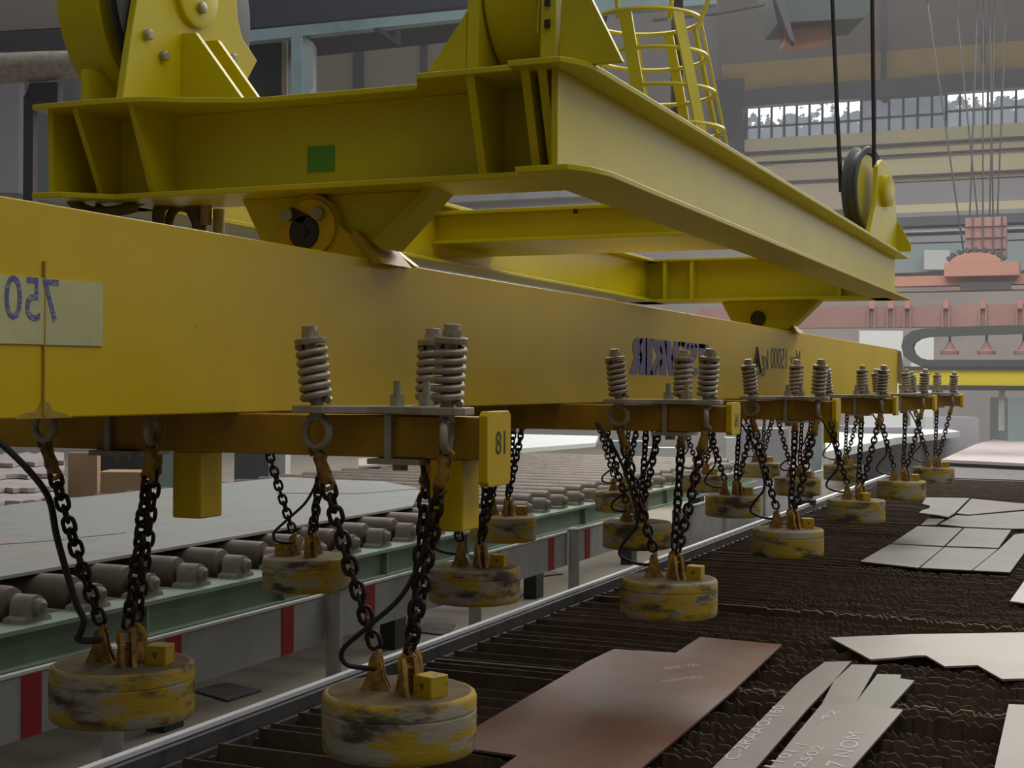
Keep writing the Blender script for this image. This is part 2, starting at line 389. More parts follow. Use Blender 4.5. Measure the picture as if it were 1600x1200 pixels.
chalk(p1, 'NIKHVO', (1040, 1066), (1100, 1058), .12, PZ+.022)
p2, _ = plate([(1297, 996), (1419, 991), (1600, 988), (1750, 986), (1760, 1060), (1600, 1060), (1566, 1061), (1527, 1039), (1476, 1041), (1447, 1024), (1430, 1024), (1402, 1027), (1360, 1030)],
      'plate_bright', 'large bright steel plate with zigzag lower edge and pointed left end')
p3, _ = plate([(1330, 1033), (1289, 1034), (1252, 1061), (1207, 1106), (1150, 1163), (1095, 1218), (1140, 1245), (1181, 1200), (1263, 1106), (1303, 1064)],
      'plate', 'long narrow steel strip with chalk writing, leftmost of the strips')
chalk(p3, 'C-2RAAO-160', (1150, 1188), (1228, 1104), .17, PZ+.022)
p4, _ = plate([(1331, 1038), (1371, 1039), (1336, 1100), (1316, 1140), (1260, 1140), (1284, 1100), (1303, 1064)],
      'plate', 'short steel strip tucked under the wide chalk-marked plate')
p5, _ = plate([(1371, 1053), (1408, 1054), (1406, 1060), (1429, 1063), (1391, 1105), (1370, 1140), (1318, 1140), (1336, 1099)],
      'moss', 'small greenish steel offcut with stepped end behind the chalk-marked plate')
p6, _ = plate([(1283, 1101), (1336, 1098), (1411, 1109), (1331, 1200), (1255, 1290), (1120, 1290), (1202, 1200), (1240, 1152)],
      'plate', 'wide tapering steel plate with large chalk figures at the lower edge', z=PZ+.024)
chalk(p6, '7 NOM', (1318, 1200), (1352, 1146), .22, PZ+.046)
chalk(p6, '1101.1', (1212, 1200), (1262, 1164), .15, PZ+.046)
chalk(p6, '2502', (1256, 1200), (1290, 1166), .14, PZ+.046)
chalk(p6, '--42', (1275, 1134), (1312, 1112), .12, PZ+.046)
plate([(1576, 1100), (1600, 1101), (1700, 1105), (1690, 1300), (1525, 1300), (1554, 1200)], 'plate', 'steel plate cut off by the lower right corner of the picture')
plate([(1600, 908), (1680, 850), (1700, 950), (1600, 942), (1578, 939)], 'plate_bright', 'bright plate corner poking in above the zigzag plate at right edge')
G9 = 'cut parts lying in the far nest'
plate([(1344, 877), (1391, 850), (1474, 855), (1435, 887)], 'plate_grey', 'grey cut plate, front left piece of the far nest')
plate([(1438, 887), (1476, 855), (1559, 858), (1518, 891)], 'plate_grey', 'grey cut plate, front middle piece of the far nest')
plate([(1520, 891), (1561, 858), (1585, 835), (1625, 830), (1578, 894)], 'plate_grey', 'grey cut plate, front right piece of the far nest beside the open slats')
plate([(1393, 849), (1434, 822), (1504, 825), (1475, 853)], 'plate_grey', 'grey cut plate, middle left piece of the far nest')
plate([(1507, 825), (1580, 828), (1560, 856), (1478, 853)], 'plate_grey', 'grey cut plate, centre piece of the far nest')
plate([(1447, 777), (1515, 778), (1491, 802), (1481, 808), (1466, 805), (1436, 801), (1441, 797), (1452, 794), (1453, 790), (1441, 787)], 'plate_grey', 'notched grey cut plate at the far left of the nest')
plate([(1518, 779), (1590, 786), (1640, 789), (1632, 793), (1514, 804), (1495, 802)], 'plate_grey', 'grey tapered plate, farthest piece of the nest')
plate([(1494, 805), (1514, 806), (1640, 795), (1630, 826), (1580, 826), (1506, 823), (1468, 819)], 'plate_grey', 'broad grey plate behind the centre piece of the nest')
plate([(1450, 810), (1475, 811), (1462, 820), (1439, 820)], 'plate_grey', 'smallest grey cut plate of the far nest')
# second table beyond, with the pale plate
t2 = empty('cutting_table', (-4, 60, FL), 'farther cutting table beyond the last magnet, carrying a large pale plate', 'cutting table')
MB().box(-6.9, 3, 53.5, 84, FL, -3.25).build('bed', M['rim_dark'], t2)
MB().box(-7.0, -6.85, 53.5, 84, -3.3, -3.15).build('rim_rail', M['rim'], t2)
plate([(1471, 718), (1600, 724), (1760, 730), (1700, 682), (1600, 682), (1566, 682), (1524, 694)], 'sheet_pink', 'large pale pinkish plate on the farther cutting table', z=-3.1, th=.12)
# striped hook block on the table
q = aZ(1255, 792, ZS)
hb = empty('hook_block', q, 'small hook block with black and yellow stripes beyond the third-row magnet', 'hook block')
MB().lathe([(.26, 0), (.34, .06), (.34, .2), (.22, .3)], q, n=20).build('weight', M['rubber'], hb)
MB().box(q[0]-.28, q[0]+.28, q[1]-.12, q[1]+.12, q[2]+.3, q[2]+.78).build('striped_housing', M['gantry'], hb)
st = MB()
for k_ in range(3):
    x = q[0]-.3+k_*.2; st.py([(x, q[2]+.3), (x+.1, q[2]+.3), (x+.2, q[2]+.78), (x+.1, q[2]+.78)], q[1]-.125, q[1]-.121)
st.build('stripe', M['rubber'], hb)

# ================================================================ WALKWAY: GUARD RAIL
gr = empty('guard_rail', (-9.2, 15.8, FL), 'low white guard rail with red stripes beside the walkway', 'guard rail')
ZR = -2.66
for y in (7.2, 11.5, 15.8, 20.1, 24.4):
    p = MB(); p.lathe([(.10, FL), (.10, ZR+.02), (.115, ZR+.03), (.115, ZR+.05), (.09, ZR+.07)], (-9.12, y, 0), n=20)
    p.build('post', M['post'], gr)
for a, b in ((4.5, 11.42), (11.58, 15.72), (15.88, 20.02), (20.18, 24.32), (24.48, 27.2)):
    bd = MB().box(-9.26, -9.21, a, b, ZR-.60, ZR-.02).build('board', M['white'], gr)
    MB().tube([(-9.235, a, ZR-.015), (-9.235, b, ZR-.015)], .035, 8).build('top_tube', M['post'], gr)
for y in (8.3, 10.45, 12.6, 14.85, 16.9, 19.1, 21.1, 23.5, 25.35):
    MB().box(-9.265, -9.2, y-.13, y+.13, ZR-.60, ZR-.03).build('red_stripe', M['red'], gr)['label'] = 'red painted stripe'
gr2 = empty('guard_rail', (-8.9, 33, FL), 'white barrier panels farther along the walkway, behind the third-row magnets', 'guard rail')
for i, y in enumerate((30.0, 34.2, 38.4, 42.6)):
    MB().box(-8.93, -8.87, y, y+3.9, -3.8, -2.75).build('panel', M['white'], gr2)
    MB().tube([(-8.9, y, FL), (-8.9, y, -2.7)], .06, 8).build('post', M['post'], gr2)
    MB().tube([(-8.9, y, -2.72), (-8.9, y+3.9, -2.72)], .04, 8).build('top_tube', M['white'], gr2)
# litter on the walkway
for poly, lb in (([(300, 1078), (356, 1094), (408, 1078), (352, 1066)], 'flat rusty steel offcut on the walkway below the striped board'),
                 ([(640, 985), (700, 992), (712, 975), (668, 972)], 'dark plate scrap on the walkway beyond the first rail post'),
                 ([(800, 925), (808, 936), (822, 925), (812, 920)], 'small dark scrap on the walkway near the second-row magnet'),
                 ([(828, 893), (845, 900), (880, 896), (850, 888)], 'thin dark scrap on the walkway before the white post')):
    plate(poly, 'rim_dark', lb, z=FL, th=.03, name='steel_offcut', cat='offcut')

# ================================================================ ROLLER CONVEYOR
ZC = -2.50
rc = empty('roller_conveyor', (-11, 20, FL), 'green roller conveyor frame running along behind the guard rail', 'conveyor')
f_ = MB(); f_.box(-11.05, -11.0, 6, 46, -3.08, -2.72); f_.box(-11.35, -10.88, 6, 46, -2.72, -2.67); f_.box(-11.35, -10.86, 6, 46, -3.13, -3.08)
f_.build('side_beam', M['green'], rc)
f_ = MB(); f_.box(-19.9, -19.6, 6, 46, -3.1, -2.7); f_.build('side_beam', M['green'], rc)
for i in range(12):
    y = 8.2+i*3.1
    MB().pz([(-11.0, y-.02), (-10.9, y-.02), (-10.9, y+.02), (-11.0, y+.02)], -3.08, -2.72).build('rib', M['green'], rc)
    if i % 2 == 0: MB().box(-11.3, -11.02, y+.5, y+.9, FL, -3.13).build('support_leg', M['darkgreen'], rc)
    if i % 2 == 0: MB().box(-19.9, -19.6, y+.5, y+.9, FL, -3.1).build('support_leg', M['darkgreen'], rc)
def make_roller():
    root = empty('conveyor_roller', (0, 0, 0), 'x', 'roller')
    b = MB().lathe([(.08, -19.4), (.205, -19.38), (.205, -11.48), (.19, -11.42), (.08, -11.40)], (0, 0, ZC), 'x', 24)
    b.build('barrel', M['roller'], root)
    MB().lathe([(.07, -11.55), (.07, -11.0), (.05, -10.97)], (0, 0, ZC), 'x', 16).build('axle', M['roller'], root)
    prof = [(.13*math.cos(a), ZC+.13*math.sin(a)) for a in [math.pi*j/10 for j in range(11)]]
    br = MB().px([(.24, -2.67), (.22, -2.62), (.13, -2.60)]+prof+[(-.13, -2.60), (-.22, -2.62), (-.24, -2.67)], -11.34, -11.06)
    bo = br.build('bearing_block', M['bearing'], root)
    sub(bo, 'end_cap', MB().lathe([(.09, -11.06), (.09, -11.0), (.06, -10.98)], (0, 0, ZC), 'x', 16), M['bearing'], (0, 0, 0))
    return root
rp_ = make_roller()
for i in range(34):
    o = rp_ if i == 0 else copy_tree(rp_)
    o.location = W(0, 10.6+i*1.02, 0)-W(0, 0, 0)+W(0, 0, 0)
    tag(o, 'grey brown steel roller with bearing block on the green conveyor frame', 'roller', 'rollers of the green conveyor')

ZT = ZC+.206
def sheet(poly, m, label, z=ZT, th=.04, **k): return plate(poly, m, label, z=z, th=th, name='steel_sheet', cat='steel sheet', **k)
sheet([(-220, 940), (0, 901), (645, 790), (656, 766), (560, 752), (450, 745), (360, 754), (217, 767), (0, 790), (-200, 812)], 'sheet', 'huge dusty grey steel sheet lying on the near conveyor rollers')
sheet([(-60, 856), (0, 850), (60, 846), (197, 832), (120, 820), (0, 815), (-60, 820)], 'sheet', 'curved offcut sheet on top of the huge grey sheet', z=ZT+.04, th=.012)
sheet([(430, 770), (560, 771), (656, 763), (600, 752), (480, 748)], 'sheet', 'thin grey sheet overlapping the far end of the huge sheet', z=ZT+.04, th=.012)
# heap of jagged sheets left of the conveyor
hp = MB(); hq = [aZ(a, b, -2.6) for a, b in ((-60, 790), (98, 779), (98, 724), (-60, 724))]; hp.pz([(p[0], p[1]) for p in hq], FL, -2.6)
tag(hp.build('sheet_trolley', M['column'], org=(-27, 30, FL)), 'dark low trolley under the jagged sheets far left', 'trolley')
rj = random.Random(5)
def jag(x0, y0, x1, y1, hgt, n=14, amp=2.2):
    lo = [(x0+(x1-x0)*i/n, y0+(y1-y0)*i/n+rj.uniform(-amp, amp)*.6) for i in range(n+1)]
    hi = [(x1-(x1-x0)*i/n, y1-(y1-y0)*i/n-hgt+rj.uniform(-amp, amp)) for i in range(n+1)]
    return lo+hi
jl = [((-60, 788, 100, 777), 20, -2.58, 'jagged pinkish sheet lying nearest in the heap left of the crate'),
      ((-60, 764, 101, 760), 18, -2.46, 'jagged pinkish sheet, second nearest of the heap left of the crate'),
      ((-60, 746, 101, 738), 17, -2.34, 'jagged pinkish sheet, third nearest of the heap left of the crate'),
      ((-60, 726, 100, 720), 14, -2.22, 'jagged pinkish sheet, farthest of the heap left of the crate')]
for (a, h_, z, lb) in jl: sheet(jag(*a, h_), 'sheet_pink', lb, z=z, th=.1)
sheet([(770, 704), (930, 692), (935, 681), (800, 678), (770, 686)], 'haze_white', 'bright white sheet lying far along the conveyor rollers', z=ZT, th=.15)
sheet([(560, 728), (655, 722), (655, 712), (560, 716)], 'sheet_pink', 'pale sheet lying across the far conveyor rollers', z=ZT, th=.06)
sheet([(1290, 706), (1400, 684), (1500, 674), (1470, 668), (1340, 668), (1290, 680)], 'haze_white', 'long white sheet stack in the distance behind the last chains', z=-2.6, th=.3)

# plywood crate, cupboards and other things behind the conveyor
def pbox(name, px0, py0, px1, py1, F, depth, m, label, cat, group=None, ground=False, parent=None, bevel=0):
    a = aF(px0, py1, F); b = aF(px1, py0, F)
    mid = (Vector(a)+Vector(b))/2; w = abs((Vector(b)-Vector(a)).dot(rt0)); z0 = FL if ground else a[2]; z1 = b[2]
    dx = rt0; dy = fwd
    pts = lambda z: [Vector((mid.x, mid.y, z))+dx*(-w/2), Vector((mid.x, mid.y, z))+dx*(w/2), Vector((mid.x, mid.y, z))+dx*(w/2)+dy*depth, Vector((mid.x, mid.y, z))+dx*(-w/2)+dy*depth]
    mb = MB().hull(pts(z0), pts(z1))
    o = mb.build(name, M[m], parent, org=None if parent is not None else (mid.x, mid.y, z0))
    if parent is None: tag(o, label, cat, group)
    return o
pbox('plywood_panel', 106, 708, 152, 776, 36, .3, 'wood', 'pale plywood panel standing behind the grey sheet at left', 'plywood panel', ground=True)
pbox('wooden_crate', 152, 738, 222, 762, 36.5, 1.2, 'wood', 'low pale wooden crate right of the plywood panel', 'crate', ground=True)
pbox('machine_cabinet', 150, 690, 236, 734, 40, 1, 'column', 'dark machine housing above the wooden crate', 'machine', ground=True)
pbox('machine_cabinet', 240, 690, 290, 752, 40, 1.2, 'bluegrey', 'blue grey cabinet left of the yellow support leg', 'cabinet', ground=True)
pbox('machine_cabinet', 366, 680, 420, 742, 42, 1.2, 'crane_rail', 'dark cabinet right of the yellow support leg', 'cabinet', ground=True)
pbox('machine_cabinet', 420, 690, 446, 742, 43, 1, 'cabinet', 'pale grey upright cabinet right of the dark cabinet', 'cabinet', ground=True)
pbox('control_cabinet', 948, 690, 1010, 790, 54, 1.2, 'bluegrey', 'blue grey cabinet behind the second-row chains', 'cabinet', ground=True)
pbox('control_cabinet', 1012, 700, 1058, 830, 52, 1.0, 'cabinet', 'pale grey cabinet behind the nearest right-hand spring bracket chains', 'cabinet', ground=True)
pbox('control_cabinet', 1134, 684, 1150, 770, 52, .8, 'haze_white', 'narrow white cabinet beyond the numbered second crossbeam', 'cabinet', ground=True)
pbox('control_cabinet', 1160, 670, 1232, 790, 54, 1.5, 'wall_lilac', 'wide lilac grey machine cabinet behind the third-row chains', 'cabinet', ground=True)
pbox('steel_column', 1270, 640, 1284, 740, 52, .4, 'bluegrey', 'slim blue grey upright beside the yellow leg of the fourth row', 'column', ground=True)
pbox('plastic_bin', 1120, 760, 1142, 850, 50, .6, 'bluebin', 'blue plastic bin behind the cutting table rim', 'bin', ground=True)
pbox('control_cabinet', 1330, 668, 1440, 735, 70, 3, 'wall_lilac', 'long pale machine line far behind the last magnets', 'machine', ground=True)
pbox('control_cabinet', 1440, 652, 1530, 690, 78, 3, 'wall_lilac', 'pale grey machine bank at the far end of the tables', 'machine', ground=True)
pbox('machine_cabinet', 1575, 622, 1700, 655, 80, 3, 'bluegrey', 'blue grey machine beyond the gantry post at right edge', 'machine', ground=True)

# ================================================================ MAIN LIFTING BEAM
XB = -5.45; XL = -7.0; ZB = -.205; ZTp = .975; YA, YE = -3.0, 38.7
mbm = empty('lifting_beam', (-6.2, 17.5, ZB), 'long amber yellow lifting beam carrying all the crossbeams', 'lifting beam')
w = MB(); w.box(XB-.06, XB, YA, YE, ZB, ZTp); w.build('web', M['amber'], mbm, bevel=.01)
w = MB(); w.box(XL, XL+.06, YA, YE, ZB, ZTp); w.build('web', M['amber'], mbm)
MB().box(XL+.07, XB-.07, YA, YE, ZTp-.06, ZTp-.005).build('top_plate', M['amber'], mbm)
MB().box(XL+.01, XB-.01, YE, YE+.05, ZB, ZTp-.01).build('end_plate', M['amber'], mbm)
# small end lug plate at far end
MB().py([(XB-.1, ZTp), (XB+.0, ZTp-.9), (XB+.2, ZTp-.9), (XB+.08, ZTp-.05)], YE+.05, YE+.1).build('end_gusset', M['galv'], mbm)
def lug(Y):
    # beam lug plate (amber) in the XZ plane
    c = -6.02
    pts = [(c-.30, ZTp-.02), (c-.25, 1.24)]+[(c+.03+.26*math.cos(a), 1.25+.26*math.sin(a)) for a in [math.pi*(1-j/8) for j in range(9)]]+[(XB+.12, ZTp-.02)]
    MB().py(pts, Y, Y+.1).build('lug_plate', M['amber'], mbm, bevel=.006)
    MB().py(pts, Y+.55, Y+.65).build('lug_plate', M['amber'], mbm, bevel=.006)
    MB().hull([(c+.40, Y-.02, 1.17), (c+.46, Y-.02, 1.20), (c+.46, Y+.48, 1.20), (c+.40, Y+.48, 1.17)],
              [(XB+.04, Y-.02, ZTp-.04), (XB+.13, Y-.02, ZTp-.04), (XB+.13, Y+.48, ZTp-.04), (XB+.04, Y+.48, ZTp-.04)]).build('lug_rib', M['amber_bar'], mbm)
lug(9.96); lug(25.55)
a = aX(-60, 424, XB); b = aX(158, 442, XB); c = aX(158, 541, XB); d = aX(-60, 535, XB)
pl = MB().hull([(XB+.002, p[1], p[2]) for p in (a, b, c, d)], [(XB+.012, p[1], p[2]) for p in (a, b, c, d)]).build('placard', M['cream'], mbm)
pl['label'] = 'cream painted placard'
sm = MB(); a = aX(68, 408, XB); b = aX(68, 650, XB); sm.box(XB+.001, XB+.013, a[1]-.007, a[1]+.007, b[2], a[2])
sm.build('weld_seam', M['grease'], mbm)
gp = [aX(x_, y_, XB) for x_, y_ in ((22, 658), (34, 647), (55, 643), (64, 628), (74, 628), (82, 642), (100, 646), (112, 657))]
MB().hull([(XB+.001, p[1], max(p[2], ZB)) for p in gp], [(XB+.006, p[1], max(p[2], ZB)) for p in gp]).build('grease_stain', M['grease'], mbm)
g = MB(); a = aX(4, 503, XB); b = aX(88, 503, XB)
text_on(g, '750', .34, (XB+.015, b[1], b[2]), (0, -1, 0), (0, 0, 1), fit=abs(b[1]-a[1]))
sub(pl, 'stencilled_number', g, M['blue'], mbm['_org'])
g = MB(); a = aX(987, 588, XB); b = aX(1104, 588, XB)
text_on(g, 'TSEVKIR', .66, (XB+.004, b[1], b[2]), (0, -1, 0), (0, 0, 1), fit=abs(b[1]-a[1]))
# embolden the letters by offset copies
vv = list(g.v); ff = list(g.f)
for dy in (-.05, .05, -.1, .1): g.add([(v[0]+abs(dy)*.01, v[1]+dy, v[2]) for v in vv], ff)
g.build('lettering', M['purple'], mbm)['label'] = 'large purple mirrored lettering'
g = MB(); a = aX(1204, 578, XB); b = aX(1250, 578, XB)
text_on(g, 'Max 15000', .52, (XB+.004, b[1], b[2]), (0, -1, 0), (0, 0, 1), fit=abs(b[1]-a[1]))
a = aX(1190, 578, XB); b = aX(1200, 578, XB)
text_on(g, 'kg', .5, (XB+.004, b[1], b[2]), (0, -1, 0), (0, 0, 1), fit=abs(b[1]-a[1]))
a = aX(1176, 583, XB); b = aX(1188, 583, XB); y0, y1 = a[1], b[1]; z0 = a[2]; ym = (y0+y1)/2
for (p, q2) in (((y0, z0), (y1, z0)), ((y1, z0), (ym, z0+.42)), ((ym, z0+.42), (y0, z0))):
    g.cyl((XB+.004, *p), (XB+.004, *q2), .025, 4)
g.cyl((XB+.004, ym, z0+.1), (XB+.004, ym, z0+.25), .03, 4)
g.build('load_marking', M['ink'], mbm)['label'] = 'small dark load marking with warning triangle'

# ================================================================ CROSSBEAMS, BRACKETS, SLINGS, MAGNETS
ROWS = [8.3, 14.3, 20.0, 25.6, 31.2, 36.8]
COLS = [-4.30, -6.50, -8.62]
rown = ['nearest', 'second', 'third', 'fourth', 'fifth', 'farthest']
coln = ['right-hand', 'middle', 'left-hand']
numbers = ['18', '16', '14', '12', '10', '8']
for i, Y in enumerate(ROWS):
    cb = empty('crossbeam', (-6.4, Y, -.34), '%s amber crossbeam under the lifting beam%s' % (rown[i], ', its end plate marked 18' if i == 0 else ''), 'crossbeam', 'crossbeams under the lifting beam')
    xr = -3.66
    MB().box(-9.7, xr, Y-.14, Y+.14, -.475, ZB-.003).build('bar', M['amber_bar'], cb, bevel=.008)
    zt = -.17; zb = -.64 if i == 0 else -.5
    MB().px([(Y-.2, zb+.03), (Y-.17, zb), (Y+.14, zb), (Y+.17, zb+.03), (Y+.17, zt-.03), (Y+.14, zt), (Y-.17, zt), (Y-.2, zt-.03)], xr, xr+.06).build('end_plate', M['amber'], cb, bevel=.006)
    if i < 2:
        g = MB(); text_on(g, numbers[i], .21 if i == 0 else .2, (xr+.064, Y, -.44 if i == 0 else -.42), (0, -1, 0), (0, 0, 1), centre=True, squeeze=.9)
        g.build('number', M['ink'], cb)
    legs = {0: (-5.86, -3.90), 3: (-4.72,)}.get(i, ())
    for k_, X in enumerate(legs):
        lb = MB().box(X-.13, X+.10, Y-.13, Y+.13, -.93 if i == 0 else -1.0, -.475)
        lb.build('support_leg', M['amber'], cb, bevel=.012)

A = [(-.45, -.30), (.47, -.30), (.03, .36)]     # the three eyebolts
LG = [(-.13, -.05), (.11, -.10), (.02, .12)]    # the three magnet lugs
ZE = -.40; ZL = -1.76
def tilt(i):
    ax = Vector((A[i][0]*.20, A[i][1]*.20, 1)).normalized(); return ax
def frame_to(pos, ax):
    q3 = Vector((0, 0, 1)).rotation_difference(Vector(ax)); return Matrix.Translation(pos) @ q3.to_matrix().to_4x4()
def hexa(r, z0, z1): return MB().lathe([(r, z0), (r, z1)], n=6)
def make_bracket():
    root = empty('spring_bracket', (0, 0, 0), 'x', 'spring bracket')
    o2 = [(-.60, -.36), (-.56, -.42), (-.34, -.42), (-.12, -.24), (.14, -.24), (.36, -.42), (.58, -.42), (.62, -.36), (.62, -.22), (.56, -.16), (.40, -.06), (.18, .22), (.16, .44), (.10, .49), (-.04, .49), (-.10, .44), (-.12, .22), (-.36, -.06), (-.54, -.16), (-.60, -.22)]
    MB().pz(o2, -.195, -.145).build('top_plate', M['galv'], root, bevel=.006)
    MB().box(-.025, .025, -.19, -.15, -.50, -.19).build('clamp_strap', M['galv'], root)
    MB().box(-.13, .24, -.22, .22, -.515, -.48).build('lower_plate', M['galv'], root)
    for bx, by in ((.0, -.06), (.17, .02)):
        nb = hexa(.052, -.145, -.075).cyl((0, 0, -.08), (0, 0, .015), .026, 12); nb.xf(Matrix.Translation((bx, by, 0)))
        nb.build('clamp_bolt', M['galv'], root)
    MB().lathe([(.055, -.56), (.055, -.515)], (.02, -.05, 0), n=6).build('clamp_nut', M['galv'], root)
    for i in range(3):
        F_ = frame_to((A[i][0], A[i][1], -.145), tilt(i))
        h = .40; turns = 6.6; pts = []
        for j in range(int(turns*16)+1):
            a = 2*math.pi*j/16; pts.append((.083*math.cos(a), .083*math.sin(a), .024+(h-.04)*j/(turns*16)))
        MB().tube(pts, .0245, 7).xf(F_).build('spring', M['spring'], root, sharp=60)
        bt = MB().cyl((0, 0, -.06), (0, 0, h+.02), .042, 12); bt.xf(F_)
        bo = bt.build('bolt', M['galv'], root)
        nt_ = MB().lathe([(.10, h-.005), (.105, h+.005), (.105, h+.03), (.095, h+.035)], n=24); k0 = hexa(.062, h+.035, h+.075); nt_.add(k0.v, k0.f)
        k1 = MB().lathe([(.05, h+.075), (.05, h+.11), (.04, h+.115)], n=16); nt_.add(k1.v, k1.f)
        nt_.xf(F_); sub(bo, 'nut', nt_, M['spring'], (0, 0, 0))
        nrm = [(0.15, 1, 0), (1, .25, 0), (.7, .7, 0)][i]
        e_ = MB().ring((A[i][0], A[i][1], -.315), .098, .027, nrm, 24, 8)
        e_.cyl((A[i][0], A[i][1], -.24), (A[i][0], A[i][1], -.19), .05, 14)
        e_.build('eyebolt', M['galv'], root)
    return root
def link_pts(c, ax, side, L, Wd, n=6):
    ax = Vector(ax); side = Vector(side); hl = L/2-Wd/2; r = Wd/2; pts = []
    for j in range(n+1):
        a = math.pi*j/n; pts.append(Vector(c)+ax*(hl+r*math.sin(a))+side*(r*math.cos(a)))
    for j in range(n+1):
        a = math.pi*j/n; pts.append(Vector(c)-ax*(hl+r*math.sin(a))-side*(r*math.cos(a)))
    return pts
def chain_mb(p0, p1, sag=0.0, sd=None, pitch=.088, wr=.0165, phase=.4):
    p0 = Vector(p0); p1 = Vector(p1); L = (p1-p0).length; n = max(3, int(round(L/pitch))); mb = MB()
    sdv = Vector(sd) if sd else Vector((0, 0, 0))
    P = [p0.lerp(p1, i/n)+sdv*sag*math.sin(math.pi*i/n) for i in range(n+1)]
    for i in range(n):
        ax = (P[i+1]-P[i]).normalized(); s1 = ax.cross(Vector((math.sin(phase), -math.cos(phase), 0))).normalized(); s2 = ax.cross(s1)
        a = math.radians(12*math.sin(i*1.7)); u = (s1*math.cos(a)+s2*math.sin(a)) if i % 2 == 0 else (s2*math.cos(a)-s1*math.sin(a))
        mb.tube(link_pts((P[i]+P[i+1])/2, ax, u, pitch+2*wr*.95, .082), wr, 6, closed=True)
    return mb
def hook_mb(p0, p1):
    p0 = Vector(p0); p1 = Vector(p1); ax = (p1-p0).normalized(); s1 = ax.cross(Vector((0, 1, 0))).normalized(); L = (p1-p0).length
    mb = MB()
    mb.tube([p0+ax*(L*t_) for t_ in (0, .15, .4, .7, .9, 1)], [.026, .045, .04, .05, .036, .02], 8)
    mb.tube([p0+s1*.045+ax*.02, p0+s1*.05-ax*.02, p0-ax*.05, p0-s1*.05-ax*.02, p0-s1*.045+ax*.02], .016, 6)
    mb.tube([p1-ax*.05+s1*.03, p1+s1*.045, p1+ax*.03+s1*.02, p1+ax*.035-s1*.02, p1-s1*.045, p1-ax*.05-s1*.03], .017, 6)
    return mb
def make_sling():
    root = empty('chain_sling', (0, 0, 0), 'x', 'chain sling')
    for i in range(3):
        a = Vector((A[i][0], A[i][1], ZE-.02)); b = Vector((LG[i][0], LG[i][1], ZL)); d = (b-a).normalized()
        h1 = a+d*.24; h2 = b-d*.06
        c_ = chain_mb(h1, h2, .02, (A[i][0], A[i][1], 0), phase=.4+i*1.1).build('chain', M['chain'], root, sharp=60)
        sub(c_, 'hook', hook_mb(a+d*.02, h1-d*.0), M['hook'], (0, 0, 0))
    return root
ZM = -1.985
def make_magnet():
    root = empty('lifting_magnet', (0, 0, 0), 'x', 'lifting magnet')
    z = ZM
    prof = [(.44, z-.385), (.485, z-.375), (.497, z-.355), (.5, z-.30), (.5, z-.12), (.495, z-.115), (.495, z-.105), (.5, z-.10), (.5, z-.03), (.49, z-.01), (.475, z), (.46, z)]
    MB().lathe(prof, n=56).build('body', M['magnet'], root)
    MB().lathe([(.463, z-.02), (.463, z+.001), (.40, z+.004), (.1, z+.006), (.0, z+.006)], n=48).build('top_face', M['magnet_top'], root)
    for i in range(3):
        lx, ly = LG[i]; m_ = MB()
        for sgn in (-1, 1):
            m_.py([(-.10, z), (-.055, z+.10), (-.04, z+.20), (-.02, z+.235), (.02, z+.235), (.04, z+.20), (.055, z+.10), (.10, z)], sgn*.04-.015, sgn*.04+.015)
        m_.cyl((0, -.06, z+.175), (0, .06, z+.175), .02, 8)
        a = math.atan2(ly, lx); m_.xf(Matrix.Translation((lx*1.1, ly*1.1, 0)) @ Matrix.Rotation(a, 4, 'Z'))
        lo = m_.build('lug', M['hook'], root)
        s_ = MB(); s_.tube(link_pts((lx, ly, z+.19), (0, 0, 1), (math.sin(a), -math.cos(a), 0), .13, .10), .021, 6, closed=True)
        sub(lo, 'shackle', s_, M['hook'], (0, 0, 0))
    b = MB().box(.20, .36, -.08, .08, z, z+.14).build('terminal_box', M['box'], root, bevel=.008)
    g = MB()
    for u0, u1 in ((.265, .28), (.295, .28)): g.hull([(u0-.006, -.0815, z+.095), (u0+.006, -.0815, z+.095), (u1+.004, -.0815, z+.06), (u1-.004, -.0815, z+.06)], [(u0-.006, -.083, z+.095), (u0+.006, -.083, z+.095), (u1+.004, -.083, z+.06), (u1-.004, -.083, z+.06)])
    sub(b, 'mark', g, M['ink'], (0, 0, 0))
    return root
br0, sl0, mg0 = make_bracket(), make_sling(), make_magnet()
boxrot = {(0, 0): -18, (0, 1): 12, (1, 0): 0, (1, 1): 5, (1, 2): 190, (2, 0): 25, (2, 1): 100}
first = True
